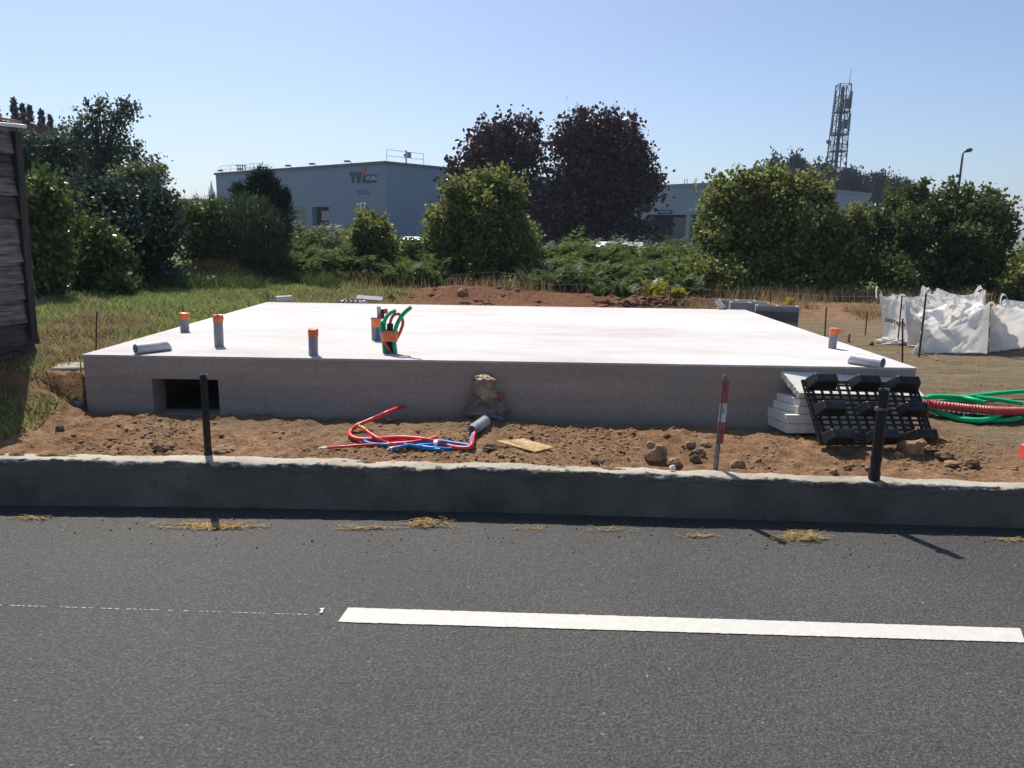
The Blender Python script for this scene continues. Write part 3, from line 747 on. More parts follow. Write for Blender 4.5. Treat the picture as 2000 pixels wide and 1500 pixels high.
def building_b():
    C = PY(1462, 355, 62.0); Lp = PY(1060, 372.5, 79.0); Rp = PY(1701, 379, 76.0)
    top = C[2]; c, l, r = C[:2], Lp[:2], Rp[:2]; bk = l + (r - c)
    t = thing('workshop_building', 'pale grey workshop with an open dark bay behind the purple trees', 'building', (c[0], c[1], 0))
    N = np.array([-(l - c)[1], (l - c)[0], 0])
    def uz(x, y):
        p = onp(x, y, (c[0], c[1], 0), N); return float(np.linalg.norm(p[:2] - l)), float(p[2])
    a, b = uz(1268, 419.5), uz(1337, 480); e0, e1 = uz(1348, 419.5), uz(1400, 480)
    bay = (a[0], b[0], -0.05, a[1]); bay2 = (e0[0], e1[0], -0.05, a[1])
    m = MB(); at, u, n, L = facade(m, l, c, -0.1, top, [bay, bay2], 0.7)
    facade(m, c, r, -0.1, top); facade(m, r, bk, -0.1, top); facade(m, bk, l, -0.1, top)
    m.add([(*l, top - 0.25), (*c, top - 0.25), (*r, top - 0.25), (*bk, top - 0.25)], [(0, 1, 2, 3)])
    m.build('wall', 'cladding_pale', t)
    m = MB()
    for p, q in ((l, c), (c, r), (r, bk), (bk, l)):
        v = Vector((*(q - p), 0)).normalized(); w = Vector((v.y, -v.x, 0)) * 0.05
        m.obox(Vector((*p, top - 0.22)) - w - v * 0.05, Vector((*(q - p), 0)) + v * 0.1, w * 2.8, (0, 0, 0.27))
    m.build('coping', 'cladding', t)
    for h in (bay, bay2):
        m = MB(); m.quad(at(h[0], h[2], 2.6), at(h[1], h[2], 2.6), at(h[1], h[3], 2.6), at(h[0], h[3], 2.6))
        m.quad(at(h[0], h[3], 0.7), at(h[1], h[3], 0.7), at(h[1], h[3], 2.6), at(h[0], h[3], 2.6))
        for s in h[:2]: m.quad(at(s, h[2], 0.7), at(s, h[3], 0.7), at(s, h[3], 2.6), at(s, h[2], 2.6))
        bo = m.build('bay', 'dark_interior', t)
    w_ = bay[1] - bay[0]
    m = MB(); m.obox(at(bay[0] + w_ * 0.45, 1.35, 1.2), u * w_ * 0.55, n * 0.06, (0, 0, 1.75)); m.build('bay_window', 'glass_dark', t)
    m = MB(); m.obox(at(bay[0] + w_ * 0.43, 1.12, 1.1), u * w_ * 0.57, n * 0.1, (0, 0, 0.2)); m.build('sill', 'shutter', t)
    m = MB(); a, b = uz(1281.5, 410.5), uz(1312.5, 417.5); m.obox(at(a[0], b[1], -0.02), u * (b[0] - a[0]), n * 0.08, (0, 0, a[1] - b[1])); so = m.build('blue_sign', 'sign_blue', t)
    m = MB(); w2, h2 = b[0] - a[0], a[1] - b[1]; k = lambda s, z: at(a[0] + w2 * s, b[1] + h2 * z, -0.115)
    m.quad(k(0.03, 0.18), k(0.14, 0.18), k(0.14, 0.82), k(0.03, 0.82)); m.build('sign_square', 'poster_white', so)
    m = MB(); glyph_rows(m, at, a[0] + w2 * 0.24, a[0] + w2 * 0.9, b[1] + h2 * 0.38, b[1] + h2 * 0.66, 1, 12, 0.115); m.build('sign_lettering', 'poster_white', so)['kind'] = 'stuff'
    m = MB(); s, z = uz(1337, 357)
    for q in (0, 0.25, 0.9, 1.05): m.tube([at(s + q, top), at(s + q + (0.2 if q > 0.5 else 0), top + 0.45)], 0.03, 5)
    m.build('roof_aerial', 'rail_metal', t)['kind'] = 'stuff'
building_b()

def distant_strip():
    z = PY(380, 388, 150)[2]; a = PY(325, 388, 150); b = PY(425, 388, 150)
    o = MB().box(((a[0] + b[0]) / 2, 155, z / 2 - 0.2), (b[0] - a[0], 10, z + 0.4)).build('distant_shed', 'cladding_pale', origin=((a[0] + b[0]) / 2, 155, 0), bevel=0.15)
    tag(o, 'low pale building on the skyline left of the spire', 'building')
distant_strip()

def church_spire():
    Y = 600.0; base = PY(414.5, 391, Y); t = thing('church_spire', 'small distant pointed church spire on the skyline', 'church tower', (base[0], Y, 0))
    px = px_m(Y) * 1.02; x = base[0]; zt = PY(414.5, 351.5, Y)[2]; zb = PY(414.5, 374, Y)[2]
    m = MB(); m.box((x, Y, zb / 2), (8.6 * px, 8.6 * px, zb)); m.box((x, Y, zb - 1.0), (9.8 * px, 9.8 * px, 0.8)); m.box((x, Y, zb * 0.7), (9.2 * px, 9.2 * px, 0.8)); m.build('tower', 'spire_slate', t)
    m = MB(); m.tube([(x, Y, zb), (x, Y, zb + (zt - zb) * 0.5), (x, Y, zt)], [4.1 * px, 1.9 * px, 0.1], 8); m.build('spire', 'spire_slate', t)
    for sx in (-1, 1):
        m = MB(); m.tube([(x + sx * 3.6 * px, Y - 3.4 * px, zb - 1), (x + sx * 3.6 * px, Y - 3.4 * px, zb + 4)], [0.9 * px, 0.05], 6); m.build('pinnacle', 'spire_slate', t)
church_spire()

def mast():
    Y = 120.0; pm = px_m(Y) * 1.0
    b0 = PY(1629.5, 362, Y); zt = PY(1648, 165, Y)[2]; x0 = b0[0] + 0.35; z0 = 0.0
    cx = lambda z: PY(1648, 165, Y)[0]
    hw = lambda z: 0.80 + (zt - z) / zt * 0.55
    t = thing('telecom_mast', 'tall lattice telecom mast with panel antennas on the skyline', 'mast', (cx(0), Y, 0))
    X = cx(0); m = MB(); cor = lambda z, k: Vector((X + hw(z) * (-1 if k in (0, 3) else 1), Y + hw(z) * (-1 if k < 2 else 1), z))
    for k in range(4): m.tube([cor(0, k), cor(zt, k)], 0.09, 6)
    m.build('leg_frame', 'mast_steel', t)
    m = MB(); n = 14
    for i in range(n):
        za, zb = zt * i / n, zt * (i + 1) / n
        for k in range(4):
            j = (k + 1) % 4; m.tube([cor(za, k), cor(zb, j)], 0.045, 4); m.tube([cor(zb, k), cor(zb, j)], 0.05, 4)
            if i % 3 != 1: m.tube([cor(za, j), cor(zb, k)], 0.045, 4)
    m.build('bracing', 'mast_steel', t)
    m = MB(); m.tube([(X - 0.05, Y, 0), (X - 0.05, Y, zt - 0.3)], 0.26, 6); m.build('cable_ladder', 'mast_steel', t)
    for f in (0.835, 0.70, 0.60, 0.395):
        z = zt * f; m = MB(); w = hw(z) + 0.12
        m.box((X, Y, z), (2 * w, 2 * w, 0.14))
        for h in (0.45, 0.9): m.box((X, Y - w, z + h), (2 * w, 0.06, 0.06)); m.box((X, Y + w, z + h), (2 * w, 0.06, 0.06))
        m.build('platform', 'mast_steel', t)
    for (f0, f1, s) in ((0.86, 0.96, -1), (0.86, 0.96, 1), (0.72, 0.83, 1), (0.70, 0.82, -1), (0.40, 0.50, 1), (0.40, 0.50, -1)):
        za, zb = zt * f0, zt * f1; w = hw(za) + 0.30
        m = MB(); m.box((X + s * w, Y - 0.3, (za + zb) / 2), (0.26, 0.16, zb - za)); m.tube([(X + s * (w - 0.2), Y, za + 0.3), (X + s * (w - 0.2), Y, zb)], 0.05, 5); m.build('panel_antenna', 'antenna_grey', t, bevel=0.03)
    for (f, dx) in ((0.88, -0.25), (0.885, 0.5), (0.75, -0.2), (0.76, 0.55), (0.43, 0.4), (0.45, -0.7)):
        m = MB(); m.box((X + dx, Y - 0.9, zt * f), (0.42, 0.4, 1.3)); m.build('radio_unit', 'mast_steel', t, bevel=0.05)
    z = zt * 0.655; m = MB(); m.tube([(X - hw(z) - 0.5, Y - 0.2, z), (X - hw(z) - 0.75, Y - 0.5, z)], [0.34, 0.30], 12); m.tube([(X - hw(z), Y, z), (X - hw(z) - 0.5, Y - 0.2, z)], 0.06, 5); m.build('dish', 'antenna_grey', t)
    m = MB(); m.tube([(X + hw(zt), Y, zt), (X + hw(zt) + 0.05, Y, PY(1660, 133, Y)[2])], [0.05, 0.02], 5); m.build('whip_aerial', 'mast_steel', t)
mast()

def street_lamp():
    Y = 45.0; top = PY(1881, 297, Y); b = (top[0] + 0.0, Y, -0.05)
    t = thing('street_lamp', 'slim grey street lamp rising above the right hand bushes', 'street lamp', b)
    m = MB(); m.tube([b, (top[0], Y, top[2] - 0.3)], [0.10, 0.055], 10); m.build('pole', 'lamp_metal', t, smooth=True)
    m = MB(); m.tube(spline([(top[0], Y, top[2] - 0.3), (top[0] + 0.02, Y, top[2] - 0.08), (top[0] + 0.14, Y, top[2] + 0.06)], 5), 0.05, 8); m.build('arm', 'lamp_metal', t, smooth=True)
    m = MB(); m.tube([(top[0] + 0.05, Y, top[2] + 0.02), (top[0] + 0.16, Y, top[2] + 0.08), (top[0] + 0.42, Y, top[2] + 0.13), (top[0] + 0.52, Y, top[2] + 0.13)], [0.05, 0.11, 0.12, 0.03], 8)
    o = m.build('lamp_head', 'lamp_metal', t, smooth=True)
street_lamp()

def car(cx, cy, rz, label):
    """small hatchback"""
    t = thing('parked_car', label, 'car', (cx, cy, -0.05)); M = Matrix.Translation((cx, cy, -0.05)) @ Matrix.Rotation(rz, 4, 'Z')
    prof = [(-2.0, 0.35), (-2.02, 0.75), (-1.85, 1.0), (-1.55, 1.38), (-1.1, 1.47), (0.2, 1.46), (0.55, 1.33), (1.05, 0.98), (1.85, 0.82), (2.02, 0.62), (2.0, 0.32)]
    k = len(prof); V = []; wid = lambda z: 0.86 if z < 1.0 else 0.86 - (z - 1.0) * 0.42
    for s in (-1, 1):
        for x, z in prof: V.append(M @ Vector((x, s * wid(z), z)))
    F = [tuple(range(k)), tuple(range(2 * k - 1, k - 1, -1))] + [(i, k + i, k + (i + 1) % k, (i + 1) % k) for i in range(k)]
    MB().add(V, F).build('body', 'car_white', t, bevel=0.05, smooth=True)
    for s in (-1, 1):
        for (x0, x1, x2, x3) in ((-1.45, -0.5, -0.5, -1.2), (-0.42, 0.75, 0.42, -0.42)):
            z0, z1 = 1.03, 1.36; q = [M @ Vector((x, s * (wid(z) + 0.006), z)) for x, z in ((x0, z0), (x1, z0), (x2, z1), (x3, z1))]
            MB().add(q, [(0, 1, 2, 3)]).build('side_window', 'glass_dark', t)
        for x in (-1.28, 1.25):
            w = M @ Vector((x, s * 0.80, 0.31)); e = M @ Vector((x, s * 0.90, 0.31)); MB().tube([w, e], 0.31, 16).build('wheel', 'tyre', t)
    for (x0, z0, x1, z1, nm) in ((-1.83, 1.06, -1.60, 1.35, 'rear_window'), (1.02, 1.02, 0.60, 1.32, 'windscreen')):
        o = -0.03 if x0 < 0 else 0.03; q = [M @ Vector((x0 + o, -0.74, z0)), M @ Vector((x0 + o, 0.74, z0)), M @ Vector((x1 + o, 0.6, z1)), M @ Vector((x1 + o, -0.6, z1))]
        MB().add(q, [(0, 1, 2, 3)]).build(nm, 'glass_dark', t)
    return t
p = PY(793, 465, 31.0); car(p[0] + 0.85, 31.0, R(84), 'white car half hidden by bracken below the grey hall')
p = PY(1200, 470, 23.5); car(p[0] + 0.15, 23.5, R(84), 'white car glimpsed under the larger purple tree')

# ------------------------------------------------------------------ leaves, trees, shrubs
def leaf_mesh(name, p, d, s, L, W, fold=0.25):
    """rhombic leaves: base p, direction d, side s (unit), length L, half width W"""
    n = len(p); nr = np.cross(d, s); V = np.empty((n, 4, 3))
    V[:, 0] = p; V[:, 2] = p + d * L[:, None]
    mid = p + d * (L * 0.45)[:, None] - nr * (fold * W)[:, None]
    V[:, 1] = mid + s * W[:, None]; V[:, 3] = mid - s * W[:, None]
    f = np.arange(n * 4, dtype=np.int32).reshape(n, 4)
    return np_mesh(name, V.reshape(-1, 3), f)
def unit(v): return v / np.maximum(np.linalg.norm(v, axis=-1, keepdims=True), 1e-9)
def crown_points(rng, lobes, clumps, per, spread, fill=0.3, shell=0.55):
    vol = np.array([l[1][0] * l[1][1] * l[1][2] for l in lobes]) ** 0.67; pr = vol / vol.sum()
    idx = rng.choice(len(lobes), clumps, p=pr); C = np.array([l[0] for l in lobes])[idx]; Rr = np.array([l[1] for l in lobes])[idx]
    dv = unit(rng.normal(size=(clumps, 3))); rad = shell + (1 - shell) * rng.random(clumps) ** 0.6
    inner = rng.random(clumps) < fill; rad = np.where(inner, rng.random(clumps) ** 0.5 * shell, rad)
    cc = C + dv * Rr * rad[:, None]
    k = np.repeat(np.arange(clumps), per); jit = rng.normal(size=(len(k), 3)) * spread
    sc = 0.6 + 0.8 * rng.random(clumps)
    return cc, cc[k] + jit * sc[k][:, None], dv[k]
def tree(name, label, cat, lobes_px, Y, leaf, clumps, per, mat, base=None, seed=1, spread=0.12, ratio=0.36, fill=0.3, trunk_r=0.06, group=None,
         up=0.25, droop=0.0, ground=None, shell=0.6, limbs=9, outward=0.5, thick=0.85, crown_name='crown', extra=None, rag=5, shoots=0):
    rng = np.random.default_rng(seed); lobes = []
    lobes_px = [tuple(l) for l in lobes_px]
    if rag:
        sub = []
        for l in lobes_px:
            for _ in range(rag):
                a = rng.uniform(-0.5, math.pi + 0.5); q = rng.uniform(0.72, 1.08); f = rng.uniform(0.20, 0.42)
                sub.append((l[0] + math.cos(a) * l[2] * q * 0.92, l[1] - math.sin(a) * l[3] * q * 0.92, l[2] * f, l[3] * f * rng.uniform(0.8, 1.3), (l[4] if len(l) > 4 else 0) + rng.uniform(-1, 0.6) * l[2] * px_m(Y) * 0.8))
        lobes_px = [(l[0], l[1], l[2] * 0.86, l[3] * 0.86, *l[4:]) for l in lobes_px] + sub
    for l in lobes_px:
        yy = Y + (l[4] if len(l) > 4 else 0); c = PY(l[0], l[1], yy); k = px_m(yy) * 1.0
        lobes.append((c, np.array([l[2] * k, (l[2] + l[3]) * 0.5 * k * thick, l[3] * k])))
    bx = base[0] if base else lobes_px[0][0]
    b0 = PY(bx, 500, Y); g = (hz(b0[0], Y) if ground is None else ground); bp = np.array([b0[0], Y, g])
    t = thing(name, label, cat, bp, group)
    cc, pts, dv = crown_points(rng, lobes, clumps, per, spread, fill, shell)
    if shoots:      # leading shoots that break the outline
        main = lobes[:len(lobes)]; sp_, sd_ = [], []
        for _ in range(shoots):
            c_, r_ = main[rng.integers(len(main))]; dd = unit(rng.normal(size=3) * np.array([0.8, 0.6, 0.4]) + np.array([0, 0, 0.9])); st = c_ + dd * r_ * 0.9; ln = leaf * rng.uniform(1.5, 4.5); dd2 = unit(dd + np.array([0, 0, 0.7]) + rng.normal(size=3) * 0.25)
            q = 14; f_ = rng.random((q, 1)); sp_.append(st + dd2 * ln * f_ + rng.normal(size=(q, 3)) * leaf * 0.22); sd_.append(np.repeat(dd2[None], q, 0))
        pts = np.concatenate([pts] + sp_); dv = np.concatenate([dv] + sd_)
    keep = pts[:, 2] > g + 0.03; pts, dv = pts[keep], dv[keep]; n = len(pts)
    d = unit(dv * outward + rng.normal(size=(n, 3)) * 0.75 + np.array([0, 0, up - droop])); s = unit(np.cross(d, rng.normal(size=(n, 3))))
    L = leaf * (0.65 + 0.7 * rng.random(n)); W = L * ratio * (0.8 + 0.4 * rng.random(n))
    link(crown_name, leaf_mesh(crown_name, pts, d, s, L, W), mat, t)
    # trunk and limbs
    m = MB(); top = np.mean([l[0] for l in lobes], axis=0); r = random.Random(seed)
    zt = max(l[0][2] for l in lobes)
    tp = [bp - np.array([0, 0, 0.05])] + [bp + (np.array([top[0], top[1], zt]) - bp) * f + np.array([r.gauss(0, trunk_r), r.gauss(0, trunk_r), 0]) for f in (0.3, 0.6, 0.95)]
    sp = spline(tp, 5); m.tube(sp, [trunk_r * (1 - 0.75 * i / (len(sp) - 1)) for i in range(len(sp))], 8)
    sel = rng.choice(len(cc), min(limbs * 4, len(cc)), replace=False)
    for q in range(min(limbs, len(sel))):
        e = cc[sel[q]]; j = int((0.15 + 0.6 * r.random()) * (len(sp) - 1)); a = np.array(sp[j])
        mid = a * 0.5 + e * 0.5 + np.array([0, 0, 0.12 * np.linalg.norm(e - a)]); bs = spline([a, mid, e], 5); r0 = trunk_r * 0.45
        m.tube(bs, [r0 * (1 - 0.8 * i / (len(bs) - 1)) for i in range(len(bs))], 5)
    m.build('trunk', 'bark', t, smooth=True)
    return t, rng, lobes
def needles(name, pts, dirs, L, W, mat, parent, rng):
    n = len(pts); s = unit(np.cross(dirs, rng.normal(size=(n, 3)))); return link(name, leaf_mesh(name, pts, dirs, s, L, W, 0.1), mat, parent)

# --- far skyline trees on the right
for i, (x, yt, w, yb) in enumerate(((1512, 316, 22, 372), (1556, 311, 34, 380), (1606, 325, 26, 380), (1662, 334, 34, 385), (1716, 343, 34, 392), (1762, 356, 28, 398))):
    h = (yb - yt) / 2
    lab = ['leftmost small dark pine top showing over the right hand bush', 'tallest dark round pine left of the telecom mast', 'dark pine just left of the foot of the telecom mast', 'dark pine just right of the foot of the telecom mast', 'dark pine second from the right in the skyline row', 'lowest dark pine at the right end of the skyline row'][i]
    lob = [(x, yt + h + 6, w, h), (x - w * 0.5, yt + h * 1.3, w * 0.55, h * 0.6), (x + w * 0.4, yt + h * 1.2, w * 0.6, h * 0.7), (x - w * 0.1, yt + h * 0.45, w * 0.4, h * 0.45)]
    tree('skyline_pine', lab, 'tree', lob, 98 + (i % 3) * 4, 0.42, 170, 26, 'leaf_pine_far', seed=200 + i, shoots=14, rag=4, spread=0.40, ratio=0.26, trunk_r=0.25, ground=-0.05, group='dark pines on the skyline', limbs=6)

# --- far left: columnar conifers and a purple tree
for i, (x, yt, w) in enumerate(((-8, 205, 13), (26, 193, 13), (43, 204, 9), (57, 207, 9), (80, 216, 12), (97, 226, 7))):
    Y = 46.0; rng = np.random.default_rng(300 + i); top = PY(x, yt, Y); gz = -0.05; k = px_m(Y)
    lab = ['dark conifer cut by the left edge of the picture', 'tallest dark conifer above the shed roof', 'slim dark conifer second right of the tallest one over the shed', 'slim dark conifer in the middle of the row beyond the shed', 'broad dark conifer fourth right of the shed roof', 'shortest dark conifer at the right end of the row beyond the shed'][i]
    t = thing('conifer_tree', lab, 'tree', (top[0], Y, gz), 'row of conifers far beyond the shed')
    MB().tube([(top[0], Y, gz), (top[0], Y, top[2] - 0.2)], [0.16, 0.03], 8).build('trunk', 'bark', t)
    n = 3800; f = rng.random(n) ** 0.8; z = top[2] - f * (top[2] - 1.0); rr = (w * k * 1.15) * np.minimum(f * 2.4, 1) ** 0.85 * (0.75 + 0.25 * np.sin(z * 7 + i)) * (0.35 + 0.65 * rng.random(n) ** 0.5); a = rng.random(n) * 6.283
    rr = np.minimum(rr, w * k * 1.15 + 0.0 * rr)
    pts = np.stack([top[0] + np.cos(a) * rr, Y + np.sin(a) * rr, z], -1); d = unit(np.stack([np.cos(a) * 0.8, np.sin(a) * 0.8, 0.7 + 0 * a], -1) + rng.normal(size=(n, 3)) * 0.3)
    needles('crown', pts, d, 0.10 + 0.14 * rng.random(n), 0.04 + 0.03 * rng.random(n), 'leaf_conifer', t, rng)
tree('purple_tree', 'small dark purple tree top beyond the shed roof', 'tree', [(62, 276, 36, 20), (40, 272, 22, 18), (88, 284, 22, 18), (60, 305, 40, 36)], 38, 0.16, 150, 26, 'leaf_purple', shoots=15, seed=21, spread=0.28, ratio=0.42, trunk_r=0.14, ground=-0.05)

# --- two purple trees behind the bracken
tree('purple_tree', 'smaller dark purple leaved tree on the left of the purple pair', 'tree',
     [(985, 300, 55, 42), (930, 340, 46, 42), (1015, 265, 40, 26), (955, 285, 40, 28), (1030, 330, 42, 50), (975, 390, 90, 60), (1000, 440, 85, 55), (915, 350, 30, 24)],
     37, 0.19, 560, 26, 'leaf_purple', base=(985,), shoots=50, seed=31, spread=0.25, ratio=0.42, trunk_r=0.2, ground=-0.05, droop=0.3, group='purple leaved trees behind the bracken', limbs=14, fill=0.25)
tree('purple_tree', 'taller dark purple leaved tree on the right of the purple pair', 'tree',
     [(1140, 265, 55, 40), (1175, 290, 65, 50), (1195, 330, 72, 55), (1125, 320, 50, 50), (1160, 390, 105, 62), (1220, 380, 50, 48), (1248, 362, 32, 26), (1165, 445, 92, 46), (1110, 420, 60, 60), (1205, 260, 30, 26)],
     36, 0.19, 860, 26, 'leaf_purple', base=(1165,), shoots=70, seed=32, spread=0.25, ratio=0.42, trunk_r=0.22, ground=-0.05, droop=0.3, group='purple leaved trees behind the bracken', limbs=16, fill=0.25)

# --- green shrubs along the back
tree('green_shrub', 'round bright green bush in front of the smaller purple tree', 'shrub',
     [(945, 400, 60, 50), (905, 430, 60, 60), (985, 430, 55, 65), (940, 480, 90, 75), (945, 530, 100, 50), (880, 480, 42, 60), (1005, 490, 40, 60), (955, 368, 45, 26)],
     17.0, 0.088, 900, 26, 'leaf_fresh', base=(945,), shoots=70, seed=41, spread=0.085, ratio=0.40, trunk_r=0.05, limbs=14, up=0.1)
tree('green_shrub', 'biggest green bush right of the bracken with pale tops', 'shrub',
     [(1440, 400, 55, 50), (1500, 390, 55, 48), (1560, 395, 55, 45), (1590, 385, 28, 40), (1432, 450, 60, 58), (1420, 495, 58, 56), (1505, 470, 105, 80), (1600, 470, 80, 60), (1650, 450, 40, 45), (1520, 540, 170, 60), (1405, 550, 58, 40), (1640, 520, 60, 60), (1430, 365, 26, 18), (1470, 360, 12, 18)],
     17.0, 0.088, 1650, 26, 'leaf_fresh', base=(1510,), shoots=130, seed=42, spread=0.085, ratio=0.40, trunk_r=0.07, limbs=20, up=0.1)
tree('green_shrub', 'dark green bush at the far right behind the white bags', 'shrub',
     [(1760, 430, 55, 50), (1830, 420, 60, 48), (1900, 430, 60, 45), (1950, 450, 40, 40), (1740, 490, 60, 70), (1840, 500, 130, 80), (1940, 510, 50, 60), (1840, 560, 150, 45), (1870, 385, 22, 16), (1790, 390, 16, 18), (1935, 400, 16, 16)],
     17.2, 0.085, 1350, 26, 'leaf_mid', base=(1840,), shoots=120, seed=43, spread=0.085, ratio=0.40, trunk_r=0.07, limbs=18, up=0.1)
tree('green_shrub', 'low bright hedge at the right edge beyond the white bags', 'shrub',
     [(2000, 540, 30, 50), (2040, 530, 50, 60), (1985, 570, 30, 30), (2060, 560, 50, 50)], 15.6, 0.085, 260, 26, 'leaf_fresh', shoots=20, seed=44, spread=0.085, limbs=5, up=0.1)
tree('broadleaf_shrub', 'small broad leaved bush standing up among the left bracken', 'shrub',
     [(728, 470, 34, 34), (715, 500, 30, 34), (745, 505, 32, 34), (728, 535, 44, 26), (733, 447, 18, 14)], 16.4, 0.095, 200, 24, 'leaf_fresh', shoots=25, seed=45, spread=0.075, trunk_r=0.03, limbs=8)

# --- left garden
tree('garden_tree', 'broad green tree behind the shed at the far left', 'tree',
     [(75, 315, 58, 48), (40, 350, 40, 60), (110, 340, 55, 60), (145, 320, 40, 40), (80, 400, 80, 60), (150, 390, 45, 50), (130, 300, 28, 24)], 19.5, 0.105, 800, 26, 'leaf_blue', base=(85,), shoots=60, seed=51, spread=0.12, trunk_r=0.11, limbs=14)
tree('garden_tree', 'airy bluish green tree with a branch reaching right over the garden', 'tree',
     [(190, 240, 20, 34), (195, 212, 12, 14), (165, 275, 26, 30), (205, 290, 36, 34), (235, 238, 20, 12), (250, 222, 9, 7), (245, 300, 26, 18), (215, 340, 55, 30), (175, 360, 55, 40), (262, 310, 14, 12), (222, 262, 22, 18), (240, 228, 18, 12), (256, 218, 10, 8), (268, 300, 12, 12), (285, 335, 26, 18), (150, 250, 20, 18), (205, 225, 16, 20)], 18.5, 0.078, 420, 14, 'leaf_blue', base=(190,), shoots=60, seed=52, rag=1, spread=0.12, trunk_r=0.08, limbs=34, fill=0.2, shell=0.3)
tree('garden_shrub', 'thin olive shrub above the glossy dark bush', 'shrub',
     [(285, 355, 26, 22), (310, 345, 16, 16), (320, 352, 9, 14), (265, 350, 24, 28), (240, 360, 30, 30)], 17.0, 0.075, 120, 15, 'leaf_olive', base=(275,), shoots=25, seed=53, rag=2, spread=0.09, trunk_r=0.04, limbs=14, shell=0.3)
tree('laurel_hedge', 'upright laurel hedge beside the wooden shed', 'hedge',
     [(80, 410, 44, 46), (75, 470, 46, 60), (72, 530, 46, 60), (72, 585, 50, 40), (95, 395, 26, 26)], 10.6, 0.075, 640, 24, 'leaf_laurel', base=(75,), shoots=30, seed=54, spread=0.075, trunk_r=0.05, limbs=10, up=0.5)
tree('laurel_bush', 'low laurel bush with pale tipped leaves in front of the dark glossy bush', 'shrub',
     [(165, 470, 48, 42), (200, 510, 55, 50), (150, 520, 50, 60), (225, 535, 38, 40), (180, 560, 80, 34)], 11.6, 0.072, 680, 24, 'leaf_laurel', base=(180,), shoots=40, seed=55, spread=0.07, trunk_r=0.04, limbs=10, up=0.4)
tree('glossy_bush', 'big rounded dark glossy bush glinting in the sun', 'shrub',
     [(255, 425, 85, 62), (210, 440, 50, 60), (305, 450, 45, 70), (260, 500, 92, 70), (270, 560, 85, 40)], 12.8, 0.075, 1100, 26, 'leaf_glossy', base=(260,), shoots=40, seed=56, spread=0.075, ratio=0.34, trunk_r=0.06, limbs=10, up=0.45)
tree('garden_shrub', 'thin half dead shrub between the glossy bush and the broom', 'shrub',
     [(385, 430, 38, 30), (405, 460, 34, 34), (375, 480, 36, 40), (410, 500, 28, 26)], 14.3, 0.075, 170, 20, 'leaf_mid', base=(400,), shoots=25, seed=57, spread=0.08, trunk_r=0.035, limbs=22, shell=0.3)

